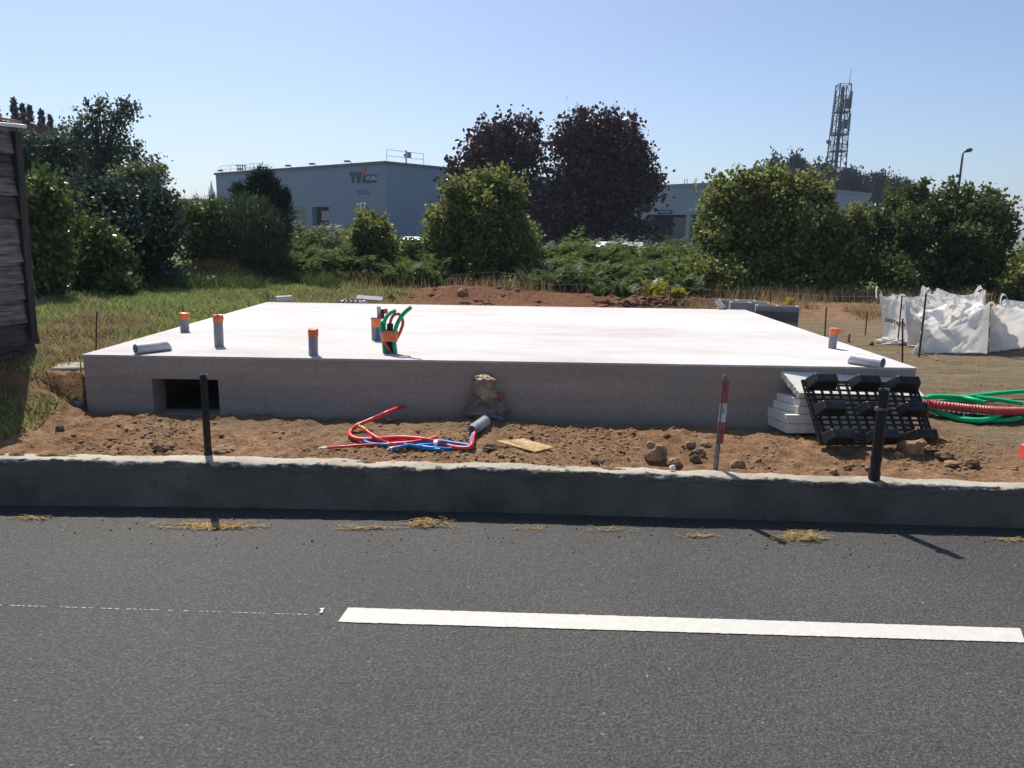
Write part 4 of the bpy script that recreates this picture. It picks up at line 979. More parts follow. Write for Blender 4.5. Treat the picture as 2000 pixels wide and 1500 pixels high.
def broom():
    Y = 14.6; rng = np.random.default_rng(61); c = PY(490, 540, Y); gz = hz(c[0], Y)
    t = thing('broom_bush', 'tall dark broom bush of fine upright stems left of the grey hall', 'shrub', (c[0], Y, gz))
    k = px_m(Y); n = 30000
    bx = rng.uniform(425, 555, n); top = np.interp(bx, [425, 445, 470, 500, 530, 556], [415, 394, 388, 396, 402, 435]) + rng.normal(size=n) * 5 + 26 * fbm(bx * 0.07, bx * 0 + 2, 66, 3)
    f = rng.random(n) ** 0.8; yy = top + (565 - top) * f
    pts = np.stack([(bx - 1000) * k * 1.0 + 0.0, Y + 0.35 * fbm(bx * 0.08, yy * 0.06, 67, 2) + rng.normal(size=n) * 0.30, np.zeros(n)], -1)
    pp = np.array([PY(a, b, Y) for a, b in zip(bx, yy)]); pts[:, 0] = pp[:, 0]; pts[:, 2] = np.maximum(pp[:, 2], gz + 0.02)
    d = unit(np.stack([(bx - 492) / 150 + rng.normal(size=n) * 0.5, rng.normal(size=n) * 0.5, 0.75 + 0 * bx], -1))
    needles('crown', pts, d, 0.05 + 0.09 * rng.random(n), 0.0045 + 0.005 * rng.random(n), 'leaf_dark', t, rng)
    m = MB(); r = random.Random(4)
    for i in range(26):
        a = (c[0] + r.gauss(0, 0.15), Y + r.gauss(0, 0.1), gz - 0.03); x = r.uniform(435, 548); e = PY(x, r.uniform(390, 440), Y + r.gauss(0, 0.2))
        m.tube(spline([a, ((a[0] + e[0]) / 2 + (e[0] - a[0]) * 0.2, Y, gz + (e[2] - gz) * 0.45), e], 5), [0.016 * (1 - 0.06 * j) for j in range(11)], 5)
    m.build('stems', 'bark', t)
    # wispy green broom on the skyline
    Y2 = 15.5; c2 = PY(390, 440, Y2); g2 = hz(c2[0], Y2); t2 = thing('broom_bush', 'wispy light green broom below the church spire', 'shrub', (c2[0], Y2, g2))
    n = 5200; bx = rng.uniform(338, 440, n); f = rng.random(n); yy = 408 + rng.normal(size=n) * 4 + 14 * fbm(bx * 0.06, bx * 0, 69, 2) + f * 55
    pts = np.array([PY(a, b, Y2 + q) for a, b, q in zip(bx, yy, rng.normal(size=n) * 0.25)])
    d = unit(np.stack([rng.normal(size=n) * 0.3, rng.normal(size=n) * 0.3, 1 + 0 * bx], -1)); needles('crown', pts, d, 0.14 + 0.22 * rng.random(n) ** 2, 0.006 + 0.005 * rng.random(n), 'leaf_mid', t2, rng)
    m = MB()
    for i in range(14): e = PY(r.uniform(340, 430), r.uniform(396, 410), Y2); m.tube([(c2[0] + r.gauss(0, 0.2), Y2, g2 - 0.03), ((c2[0] + e[0]) / 2, Y2, (g2 + e[2]) / 2), e], [0.014, 0.01, 0.004], 5)
    m.build('stems', 'bark', t2)
    # young pine
    Y3 = 15.2; top = PY(514, 340, Y3); g3 = hz(top[0], Y3); t3 = thing('young_pine', 'young dark pine with a blunt top beside the broom', 'tree', (top[0], Y3, g3))
    MB().tube([(top[0], Y3, g3 - 0.05), (top[0], Y3, top[2] - 0.1)], [0.06, 0.02], 8).build('trunk', 'bark', t3)
    tips = []; P3 = []
    for (x, y, r_) in ((514, 352, 15), (500, 362, 12), (528, 365, 12), (512, 375, 20), (535, 385, 14), (550, 392, 11), (556, 382, 6), (495, 390, 14), (470, 378, 12), (480, 388, 14), (520, 405, 26), (545, 410, 16), (515, 440, 34), (540, 450, 18)):
        q = max(40, int(r_ * r_ * 0.9)); cp = PY(x, y, Y3); P3.append(cp + rng.normal(size=(q * 6, 3)) * r_ * k * 0.52)
    P3 = np.concatenate(P3); n = len(P3); ax = np.array([top[0], Y3, 0]); o = P3 - ax; o[:, 2] = 0; d = unit(unit(o) * 0.5 + np.array([0, 0, 0.8]) + rng.normal(size=(n, 3)) * 0.45)
    needles('crown', P3, d, 0.10 + 0.08 * rng.random(n), 0.006 + 0.005 * rng.random(n), 'leaf_conifer', t3, rng)
broom()

# --- bracken
def frond_arrays(rng, base, yaw, length, tilt, curl, npair=13):
    """one arching frond: rows of pinnae either side of the rachis"""
    t = np.linspace(0.22, 1, npair); out = []
    hx, hy = math.cos(yaw), math.sin(yaw); H = np.array([hx, hy, 0]); S = np.array([-hy, hx, 0])
    ang = tilt - curl * t ** 1.6
    tt = np.linspace(0, 1, 40); aa = tilt - curl * tt ** 1.6
    cx = np.concatenate([[0], np.cumsum(np.cos(aa[:-1]) * length / 39)]); cz = np.concatenate([[0], np.cumsum(np.sin(aa[:-1]) * length / 39)])
    px_, pz_ = np.interp(t, tt, cx), np.interp(t, tt, cz)
    q = base + H * px_[:, None] + np.array([0, 0, 1.0]) * pz_[:, None]
    T = H * np.cos(ang)[:, None] + np.array([0, 0, 1.0]) * np.sin(ang)[:, None]
    ln = length * 0.34 * (1 - (t - 0.22) / 0.80) ** 0.8 + 0.02
    rows = []
    for s in (-1, 1):
        d = unit(S * s * 0.85 + T * 0.45 + np.array([0, 0, -0.12]) + rng.normal(size=(npair, 3)) * 0.08); rows.append((q, d, T, ln))
    return rows
def fern_mesh(name, fr):
    p = np.concatenate([r[0] for f in fr for r in f]); d = np.concatenate([r[1] for f in fr for r in f]); T = np.concatenate([r[2] for f in fr for r in f]); L = np.concatenate([r[3] for f in fr for r in f])
    s = unit(T - d * np.sum(T * d, 1)[:, None]); return leaf_mesh(name, p, d, s, L, np.maximum(L * 0.16, 0.012), 0.15)
def bracken(label, x0, x1, count, seed):
    rng = np.random.default_rng(seed); fr = []
    for i in range(count):
        x = rng.uniform(x0, x1); Y = 14.9 + 3.4 * rng.random() ** 0.8; g = PY(x, 520, Y); gz = hz(g[0], Y)
        top = 0.42 + (Y - 14.9) / 3.4 * 0.84 + 0.12 * rng.normal() + 0.14 * float(fbm(np.array([x * 0.02]), np.array([3.0]), seed, 2)[0])
        for k in range(rng.integers(2, 4)):
            L = max(0.3, top * rng.uniform(0.85, 1.15)); fr.append(frond_arrays(rng, np.array([g[0], Y, gz + 0.02]) + rng.normal(size=3) * 0.05 * np.array([1, 1, 0]), rng.uniform(0, 6.283), L, rng.uniform(1.05, 1.4), rng.uniform(0.7, 1.7)))
    o = link('bracken', fern_mesh('bracken', fr), 'fern'); tag(o, label, 'bracken', kind='stuff')
bracken('thicket of green bracken under the grey hall', 545, 860, 620, 71)
bracken('thicket of green bracken between the round bush and the biggest bush', 1035, 1365, 700, 72)
tree('bramble_mass', 'tangled brambles and low leaves mixed into the left bracken', 'shrub', [(600, 500, 40, 45), (650, 520, 50, 45), (790, 510, 50, 40), (590, 540, 40, 30), (690, 545, 50, 25), (800, 545, 50, 25)], 17.0, 0.07, 420, 22, 'leaf_mid', shoots=40, seed=46, spread=0.08, trunk_r=0.02, limbs=14)
for i, (x, y, h, mt, lab) in enumerate(((1082, 572, 34, 'fern', 'single fern standing out at the left of the right bracken'), (1175, 588, 36, 'fern', 'fern in front of the right bracken, second from the round bush'), (1215, 590, 40, 'fern', 'large fern fanning out at the front of the right bracken'), (1272, 588, 46, 'fern_yellow', 'yellowing fern at the right end of the bracken'), (1325, 592, 34, 'fern_yellow', 'pale fern at the foot of the biggest green bush'), (575, 520, 40, 'fern_yellow', 'yellow green fern beside the broom bush'))):
    rng = np.random.default_rng(80 + i); b = G(x, y); h_ = h * px_m(b[1]) * 1.25
    fr = [frond_arrays(rng, b + np.array([0, 0, 0.01]), rng.uniform(0, 6.28), h_ * rng.uniform(0.8, 1.15), rng.uniform(0.95, 1.35), rng.uniform(0.6, 1.3), 15) for _ in range(10)]
    o = link('fern', fern_mesh('fern', fr), mt, origin=b); tag(o, lab, 'fern', 'ferns in front of the bracken')

# ------------------------------------------------------------------ grass
def blades(name, pts, h, w, mat, lean=0.45, seed=1, **kw):
    rng = np.random.default_rng(seed); n = len(pts); a = rng.random(n) * 6.283; lx = rng.normal(size=(n, 2)) * lean
    s = np.stack([np.cos(a), np.sin(a), 0 * a], -1) * w[:, None]; V = np.empty((n, 5, 3)); tip = np.stack([lx[:, 0], lx[:, 1], np.ones(n)], -1) * h[:, None]
    midp = np.stack([lx[:, 0] * 0.3, lx[:, 1] * 0.3, np.full(n, 0.55)], -1) * h[:, None]
    V[:, 0] = pts - s; V[:, 1] = pts + s; V[:, 2] = pts + midp + s * 0.7; V[:, 3] = pts + midp - s * 0.7; V[:, 4] = pts + tip
    i = np.arange(n)[:, None] * 5; q = np.concatenate([i + np.array([[0, 1, 2]]), i + np.array([[0, 2, 3]]), i + np.array([[3, 2, 4]])])
    o = link(name, np_mesh(name, V.reshape(-1, 3), q), mat); return tag(o, kw.get('label'), 'grass', kind='stuff')
def scatter(rng, n, x0, x1, y0, y1, wfun):
    x = rng.uniform(x0, x1, n); y = y0 + (y1 - y0) * rng.random(n) ** 1.25; k = rng.random(n) < wfun(x, y); x, y = x[k], y[k]; return np.stack([x, y, height(x, y) - 0.004], -1)
rng = np.random.default_rng(90)
clear = lambda x, y: ~((x > SX0 - 0.02) & (x < SX1 + 0.02) & (y > SY0 - 0.05) & (y < SY1 + 0.02))
p_ = scatter(rng, 130000, -9.5, -1.5, 5.5, 15.5, lambda x, y: lawn(x, y) * clear(x, y) * (y < 15.2) * (0.35 + 0.65 * (fbm(x * 1.5, y * 1.5, 91, 3) > -0.12)))
n = len(p_); dry = fbm(p_[:, 0] * 0.9, p_[:, 1] * 0.9, 92, 3) + 0.5 * np.exp(-((p_[:, 1] - 6.2) / 1.1) ** 2) + 0.15 * rng.normal(size=n)
isdry = dry > 0.22
hh = (0.05 + 0.07 * rng.random(n)) * (0.7 + 0.9 * np.clip(fbm(p_[:, 0] * 2.2, p_[:, 1] * 2.2, 93, 2) + 0.3, 0, 1))
blades('lawn_grass', p_[~isdry], hh[~isdry], 0.004 + 0.004 * rng.random((~isdry).sum()), 'grass_blade', 0.5, 1, label='rough sunlit green lawn left of and behind the foundation')
blades('dry_grass', p_[isdry], hh[isdry] * 0.9, 0.004 + 0.003 * rng.random(isdry.sum()), 'grass_dry', 0.8, 2, label='dried straw coloured grass along the left side of the foundation')
p_ = scatter(rng, 16000, -8.5, -3.2, 10.5, 14.5, lambda x, y: (fbm(x * 1.1, y * 1.1, 95, 2) > 0.10) * (y > 10.5 + 0.5 * (x + 8))); n = len(p_)
blades('long_grass', p_, 0.14 + 0.16 * rng.random(n), 0.005 + 0.005 * rng.random(n), 'grass_dark', 0.45, 3, label='longer dark green grass at the foot of the garden bushes')
p_ = scatter(rng, 15000, -5.0, 9.5, 14.3, 16.4, lambda x, y: sstep(14.4, 15.2, y + 0.8 * fbm(x * 0.8, y * 0.8, 96, 2)) * 0.9); n = len(p_)
blades('tall_dry_grass', p_, 0.10 + 0.26 * rng.random(n) ** 1.5, 0.004 + 0.003 * rng.random(n), 'grass_dry', 0.3, 4, label='tall dry grass along the foot of the hedge behind the foundation')
p_ = scatter(rng, 9000, 2.8, 8.5, 11.6, 14.2, lambda x, y: (fbm(x * 1.2, y * 1.2, 97, 3) > 0.02) * sstep(11.6, 12.8, y)); n = len(p_)
blades('weedy_grass', p_, 0.06 + 0.12 * rng.random(n), 0.004 + 0.004 * rng.random(n), 'grass_dry', 0.6, 5, label='sparse dry weeds behind the concrete blocks')
p_ = scatter(rng, 9000, -6.6, -4.3, 13.2, 14.9, lambda x, y: np.exp(-((x + 5.35) / 0.75) ** 2 - ((y - 14.0) / 0.6) ** 2)); n = len(p_)
blades('dead_grass_heap', p_, 0.05 + 0.10 * rng.random(n), 0.004 + 0.003 * rng.random(n), 'grass_dry', 1.3, 6, label='heap of dead cut grass below the broom bush')
p_ = scatter(rng, 3500, -4.6, -2.85, 4.48, 5.75, lambda x, y: (fbm(x * 3, y * 3, 98, 2) > 0.10) * (x < -3.15 + 0.0 * y)); n = len(p_)
blades('bank_grass', p_, 0.04 + 0.07 * rng.random(n), 0.003 + 0.003 * rng.random(n), 'grass_blade', 0.8, 7, label='grass tufts on the cut earth bank below the shed')

# ------------------------------------------------------------------ clods, stones
def clods():
    rng = np.random.default_rng(100); b = bmesh.new(); bmesh.ops.create_icosphere(b, subdivisions=1, radius=1); base = np.array([v.co for v in b.verts]); tri = np.array([[v.index for v in f.verts] for f in b.faces]); b.free()
    def field(name, label, n, x0, x1, y0, y1, smin, smax, mat, seed, pw=2.5):
        r = np.random.default_rng(seed); x = r.uniform(x0, x1, n * 3); y = r.uniform(y0, y1, n * 3); k = (y > wall_y(x) + 0.15) & clear(x, y) & (fbm(x * 1.8, y * 1.8, seed, 3) > -0.15 + 0.3 * r.random(n * 3)); x, y = x[k][:n], y[k][:n]; q = len(x)
        s = smin + (smax - smin) * r.random(q) ** pw; z = height(x, y)
        sc = s[:, None, None] * np.stack([0.8 + 0.6 * r.random(q), 0.8 + 0.6 * r.random(q), 0.40 + 0.3 * r.random(q)], -1)[:, None, :]
        a = r.random(q) * 6.283; ca, sa = np.cos(a)[:, None], np.sin(a)[:, None]
        V = base[None] * (1 + 0.38 * (r.random((q, len(base), 1)) - 0.5) * 1.3) * sc
        X = V[..., 0] * ca - V[..., 1] * sa + x[:, None]; Yy = V[..., 0] * sa + V[..., 1] * ca + y[:, None]; Z = V[..., 2] + (z + s * 0.05)[:, None]
        F = (tri[None] + (np.arange(q) * len(base))[:, None, None]).reshape(-1, 3)
        o = link(name, np_mesh(name, np.stack([X, Yy, Z], -1).reshape(-1, 3), F), mat); tag(o, label, 'soil crumbs', kind='stuff')
    field('soil_crumbs', 'crumbs and small clods of earth in front of the foundation', 5200, -3.0, 3.3, 4.45, 5.35, 0.003, 0.015, 'soil_clod', 101, 4)
    field('dark_soil_crumbs', 'darker damp crumbs of earth in front of the foundation', 500, -3.0, 3.3, 4.45, 5.35, 0.004, 0.022, 'soil_clod', 102, 4)
    field('gravel_scatter', 'small stones scattered over the bare ground right of the foundation', 900, 2.95, 7.0, 4.6, 12.5, 0.003, 0.022, 'soil_clod', 103, 4.5)
    field('spoil_crumbs', 'reddish clods on the spoil bank behind the foundation', 1300, -3.0, 4.5, 13.2, 15.0, 0.010, 0.06, 'spoil_clod', 104, 3.2)
    r = np.random.default_rng(5); q = 260; x = r.uniform(-3, 3, q); y = wall_y(x) - 0.12 - 0.5 * r.random(q) ** 2.0; s = 0.002 + 0.004 * r.random(q)
    V = base[None] * (1 + 0.4 * (r.random((q, len(base), 1)) - 0.5)) * s[:, None, None]; V = V + np.stack([x, y, s * 0.7], -1)[:, None, :]
    o = link('road_grit', np_mesh('road_grit', V.reshape(-1, 3), (tri[None] + (np.arange(q) * len(base))[:, None, None]).reshape(-1, 3)), 'dark_clod'); tag(o, 'grit swept against the low wall on the road', 'grit', kind='stuff')
clods()
ROCKS = [(1278, 884, 23, 21, 'stone', 'largest pale clod of earth near the middle of the bare strip'), (1362, 888, 17, 13, 'dark_clod', 'dark clod left of the striped stake'), (1348, 868, 13, 8, 'stone', 'flat pale clod behind the dark clod by the striped stake'),
         (1379, 869, 11, 8, 'stone', 'small round clod touching the striped stake'), (1358, 896, 12, 8, 'dark_clod', 'low dark clod nearest the low wall left of the striped stake'), (1317, 902, 17, 10, 'stone', 'pale clod just behind the small white stone'),
         (1441, 907, 15, 11, 'stone', 'rounded clod just right of the striped stake'), (1303, 852, 8, 6, 'dark_clod', 'small dark stone close to the foundation behind the largest clod'), (1160, 900, 9, 7, 'dark_clod', 'small dark clod by the low wall right of the wooden board'),
         (1782, 872, 28, 19, 'stone', 'big pale stone at the right foot of the black pallet'), (1752, 889, 12, 8, 'stone', 'clod left of the big pale stone'), (1898, 905, 15, 9, 'dark_clod', 'dark clod by the low wall at the right'), (1627, 920, 10, 7, 'stone', 'clod by the low wall left of the right post'),
         (1842, 888, 20, 10, 'dark_clod', 'dark crumbled clod right of the big pale stone'), (437, 877, 24, 8, 'stone', 'flat clod just right of the left post'), (320, 873, 20, 9, 'dark_clod', 'dark clod left of the left post'), (1480, 898, 9, 6, 'stone', 'small clod between the striped stake and the right post'),
         (905, 573, 14, 10, 'stone', 'grey stone crowning the spoil mound behind the foundation'), (765, 582, 8, 7, 'dark_clod', 'brown clod on the spoil behind the foundation'), (958, 873, 17, 8, 'dark_clod', 'dark clod between the grey sleeve and the wooden board'), (1655, 912, 9, 6, 'stone', 'clod just left of the foot of the right post'),
         (117, 838, 9, 8, 'dark_clod', 'dark stone at the foot of the earth bank by the shed'), (1702, 672, 5, 4, 'dark_clod', 'dark clod on the bare ground left of the white bags'), (1860, 905, 16, 6, 'stone', 'flat clod right of the right post')]
for i, (x, y, rx, ry, mt, lab) in enumerate(ROCKS):
    b = G(x, y + ry * 0.6); k = px_m(b[1]) * 1.02
    o = lump('rock', mt, (b[0], b[1], b[2] + ry * k * 0.5), (rx * k, rx * k * 0.8, ry * k * 1.15), 500 + i, origin=b, amp=0.34, freq=2.2)
    tag(o, lab, 'rock', 'clods and stones on the bare ground')
p = P(1314, 917, 0.268); o = lump('white_stone', 'white_stone', (p[0], p[1], p[2] + 0.012), (0.022, 0.018, 0.017), 77, origin=p); tag(o, 'small white stone on top of the low wall', 'stone')

# ------------------------------------------------------------------ wooden shed at the left edge
def shed():
    cor = Vector((-3.80, 6.02, 0)); u = Vector((-0.16, -0.987, 0)).normalized(); n = Vector((0.987, -0.16, 0)).normalized()
    L = 1.42; t = thing('wooden_shed', 'old weathered plank shed at the left edge of the picture', 'shed', (cor.x, cor.y, 0.45))
    rng = random.Random(8); zt = 2.32; lean = lambda z: Vector((0.025 * (z - 0.44), 0, 0))
    def boards(o, d, nn, length, z):
        while z < zt - 0.03:
            h = rng.uniform(0.125, 0.185); jut = rng.uniform(-0.012, 0.028) if z < 1.5 else rng.uniform(-0.006, 0.008); drop = rng.uniform(-0.012, 0.016); lap = rng.uniform(0.016, 0.034); th = 0.020
            a = o - d * jut + lean(z) + Vector((0, 0, z)); b = a + d * (length + jut) + Vector((0, 0, drop)); k = 9; V = []; up = Vector((0, 0, h + 0.012))
            for i in range(k + 1):       # slightly wavy sawn board
                f = i / k; p = a.lerp(b, f); w = rng.gauss(0, 0.003); e = rng.gauss(0, 0.004)
                V += [p + nn * (lap + w) + Vector((0, 0, e)), p + nn * (lap - th), p + nn * (0.001 - th) + up, p + nn * (0.001 + w * 0.4) + up]
            F = [(0, 1, 2, 3), (4 * k + 3, 4 * k + 2, 4 * k + 1, 4 * k)] + [(4 * i + j, 4 * i + 4 + j, 4 * i + 4 + (j + 1) % 4, 4 * i + (j + 1) % 4) for i in range(k) for j in range(4)]
            MB().add(V, F).build('plank', 'shed_grey' if rng.random() < 0.45 else 'shed_wood', t); z += h
    boards(cor, u, n, L, 0.43)
    near = cor + u * L
    boards(near, -n, u, 1.6, 0.45); boards(cor - u * 0.02, -n, -u, 1.6, 0.45)
    m = MB(); lo, hi = cor + Vector((0, 0, 0.75)) + lean(0.75), cor + Vector((0, 0, 2.33)) + lean(2.33)
    m.hexa([lo + n * 0.012, lo + n * 0.045, lo + n * 0.045 + u * 0.07, lo + n * 0.012 + u * 0.07, hi + n * 0.012, hi + n * 0.045, hi + n * 0.045 + u * 0.07, hi + n * 0.012 + u * 0.07]); m.build('corner_post', 'shed_post', t, bevel=0.005)
    e0 = cor + n * 0.05 - u * 0.05 + lean(2.3) + Vector((0, 0, 2.36)); m = MB(); run = u * (L + 0.3); rise = -n * 1.9 + Vector((0, 0, 0.34))
    m.obox(e0, run + Vector((0, 0, -0.10)), rise, (0, 0, 0.024)); m.build('roof_sheet', 'tin_sheet', t)
    for i in range(8):
        m = MB(); m.obox(e0 + run * (i / 8.0) + Vector((0, 0, 0.03 - 0.0125 * i)) + rise * 0.02, run * 0.118, rise * 0.25, (0, 0, 0.016)); m.build('tile', 'roof_tile', t)
shed()
# shaded bank under the shed is terrain; a paving flag lies on its edge
p = P(112, 719, 0.625); q = MB(); q.box((p[0] + 0.0, p[1] + 0.22, 0.592), (0.26, 0.26, 0.04), Matrix.Rotation(R(12), 3, 'Z')); o = q.build('paving_flag', 'old_flag', origin=(p[0], p[1], 0.6), bevel=0.008); tag(o, 'pale flat paving flag on the bank left of the foundation', 'paving slab')
p = G(155, 797); o = lump('plastic_scrap', 'blue_bag', (p[0] - 0.02, p[1], p[2] + 0.02), (0.035, 0.03, 0.03), 91, origin=p, amp=0.8, freq=4); tag(o, 'pale blue plastic scrap at the left corner of the foundation', 'scrap')

# ------------------------------------------------------------------ posts and stake on the low wall
def post(bx, by, tx, ty, r, label, clip=False):
    B = P(bx, by, 0.262); B[2] = 0.24; T = PY(tx, ty, B[1]); t = thing('steel_post', label, 'post', B, 'dark pipe posts on the low wall')
    hollow_pipe(MB(), B, T, r, 0.006, 20).build('tube', 'dark_steel', t, smooth=True)
    m = MB(); ax = Vector(tuple(T - B)).normalized(); c = Vector(tuple(B)) + ax * 0.02
    m.tube([c, c + ax * 0.045], r * 1.14, 20); m.build('base_collar', 'dark_steel', t, smooth=True)
    if clip:
        c = Vector(tuple(B)).lerp(Vector(tuple(T)), 0.80); m = MB(); m.tube([c - ax * 0.006, c + ax * 0.006], r * 1.22, 20); m.box(c + Vector((-r * 1.25, -0.012, 0.0)), (0.018, 0.016, 0.022)); m.build('clip', 'stake_steel', t)
        c = Vector(tuple(B)).lerp(Vector(tuple(T)), 0.26); m = MB(); m.tube([c - ax * 0.012, c + ax * 0.012], r * 1.12, 20); m.build('band', 'dark_steel', t)
    else:
        m = MB(); c = Vector(tuple(T)); m.box(c + Vector((r * 0.8, 0, -0.012)), (0.014, 0.014, 0.02)); m.build('lug', 'stake_steel', t)
post(407, 893, 397, 731, 0.0215, 'dark pipe post standing left in front of the vent opening')
post(1707, 934, 1727, 761, 0.029, 'thicker dark leaning pipe post in front of the black pallet', True)

def marker_stake():
    B = P(1398, 913, 0.262); B[2] = 0.235; T = PY(1416, 732, B[1]); ax = Vector(tuple(T - B)); L = ax.length; ax.normalize(); side = Vector((1, 0.25, 0)); side = (side - ax * side.dot(ax)).normalized(); nn = side.cross(ax)
    t = thing('marker_stake', 'thin steel stake carrying a red and white striped plate', 'stake', B)
    b = Vector(tuple(B)); m = MB(); m.obox(b - side * 0.015 - nn * 0.004, side * 0.030, nn * 0.006, ax * L); m.obox(b - side * 0.015 + nn * 0.002, side * 0.005, nn * 0.020, ax * L); m.build('stake', 'stake_steel', t)
    f0, f1 = 0.30, 0.945; nf = -nn if nn.y > 0 else nn
    z0 = b + ax * L * f0 - side * 0.021 + nf * 0.012; H = ax * L * (f1 - f0)
    for a, c, mt, nm in ((0, 0.345, 'sign_red', 'red_band'), (0.348, 0.645, 'sign_white', 'white_band'), (0.648, 1, 'sign_red', 'red_band')):
        m = MB(); m.obox(z0 + H * a, side * 0.046, nf * 0.004, H * (c - a)); pl = m.build(nm, mt, t, bevel=0.001)
        for (q, w, hh) in ((0.45, 0.004, 0.10), (0.62, 0.007, 0.04)):
            m = MB(); s0 = z0 + H * (a + (c - a) * q) + side * 0.022 + nf * 0.0055; m.quad(s0, s0 + side * w, s0 + side * w + H * hh * 0.6, s0 + H * hh * 0.6); m.build('mark', 'sign_black', pl)
marker_stake()

# ------------------------------------------------------------------ PVC pipes on the slab
ZT = SZ + 0.001
def taped_pipe(x, yb, yt, rpx, label, tape=0.3, tail=True):
    B = P(x, yb, ZT); T = PY(x, yt, B[1]); r = rpx * px_m(B[1]) * 1.02; h = T[2] - ZT
    t = thing('pvc_pipe', label, 'pipe', (B[0], B[1], ZT), 'upright grey pipes capped with orange tape')
    hollow_pipe(MB(), (B[0], B[1], ZT - 0.02), (B[0] + 0.004, B[1], ZT + h), r, 0.004, 22).build('tube', 'pvc_grey', t, smooth=True)
    rng = random.Random(int(x)); n = 22; V = []; z0, z1 = ZT + h * (1 - tape), ZT + h + 0.006
    rows = [(z0, 1.05), ((z0 + z1) / 2, 1.10), (z1 - 0.004, 1.09), (z1, 0.9), (z1 + 0.002, 0.05)]
    for z, f in rows:
        for k in range(n):
            a = 2 * math.pi * k / n; q = r * f * (1 + rng.uniform(-0.035, 0.05)); V.append((B[0] + 0.004 + q * math.cos(a), B[1] + q * math.sin(a), z + rng.uniform(-0.003, 0.003)))
    F = [(i * n + k, i * n + (k + 1) % n, (i + 1) * n + (k + 1) % n, (i + 1) * n + k) for i in range(len(rows) - 1) for k in range(n)]
    c = MB().add(V, F).build('tape_cap', 'orange_tape', t, smooth=True)
    if tail:
        m = MB(); a = Vector((B[0] + r * 1.0, B[1] - r * 0.5, z1 - 0.006)); m.hexa([a, a + Vector((0.02, -0.004, -0.012)), a + Vector((0.02, 0.004, -0.014)), a + Vector((0, 0.012, 0)), a + Vector((0, 0, -0.022)), a + Vector((0.016, -0.004, -0.03)), a + Vector((0.016, 0.004, -0.03)), a + Vector((0, 0.012, -0.022))][::-1]); m.build('tape_tail', 'orange_tape', c)
taped_pipe(361, 647, 612, 8.2, 'short grey pipe with orange tape cap farthest left on the slab', 0.33)
taped_pipe(428, 675.5, 616, 8.8, 'tallest grey pipe with orange tape, second from the left on the slab', 0.22)
taped_pipe(612, 693, 644, 9.0, 'grey pipe with dull orange tape nearest the front edge of the slab', 0.27, False)
taped_pipe(1625, 680, 642, 7.6, 'lone grey orange topped pipe on the right side of the slab', 0.30)

def lying_pipe(a, b, r, mat, label, mitre=True):
    a, b = Vector(tuple(a)), Vector(tuple(b)); t = thing('pipe_offcut', label, 'pipe', (a + b) / 2 - Vector((0, 0, r)), 'loose pipe offcuts lying on the slab')
    m = MB(); hollow_pipe(m, a, a.lerp(b, 0.74), r, 0.005, 24); m.build('tube', mat, t, smooth=True)
    m = MB(); d = (b - a).normalized(); hollow_pipe(m, a.lerp(b, 0.74), b, r * 1.035, 0.005, 24)
    for i, v in enumerate(m.v):
        q = Vector(v); s = (q - b).dot(d)
        if s > -0.004:     # slanted cut at the far end
            up = (q.z - b.z) / r; q = q - d * (0.02 * (up + 1)); m.v[i] = tuple(q)
    m.build('socket', mat, t, smooth=True)
    c = a.lerp(b, 0.40); MB().tube([c, c + d * 0.004], r * 0.9, 20).build('light_stop', 'black_plastic', t)  # black disc added inside the tube to keep its mouth dark
k = 0.037
a = P(268, 691, ZT); b = P(303, 690, ZT); lying_pipe((a[0], a[1] - 0.02, ZT + k), (a[0] + 0.155, a[1] + 0.20, ZT + k), k, 'pvc_light', 'grey pipe offcut lying open end left near the vent side of the slab')
a = P(1722, 719, ZT); lying_pipe((a[0], a[1] - 0.01, ZT + k), (a[0] - 0.150, a[1] + 0.20, ZT + k), k, 'pvc_light', 'grey pipe offcut lying at the front right corner of the slab')
a = P(543, 588, ZT); lying_pipe((a[0], a[1] - 0.1, ZT + 0.035), (a[0] + 0.19, a[1] + 0.05, ZT + 0.038), 0.035, 'pvc_light', 'pale pipe offcut lying at the back left corner of the slab')
a = P(1411, 603.5, ZT); lying_pipe((a[0] + 0.0, a[1] - 0.05, ZT + 0.012), (a[0] - 0.085, a[1] + 0.03, ZT + 0.115), 0.033, 'pvc_light', 'pale pipe offcut tipped up at the back right corner of the slab')

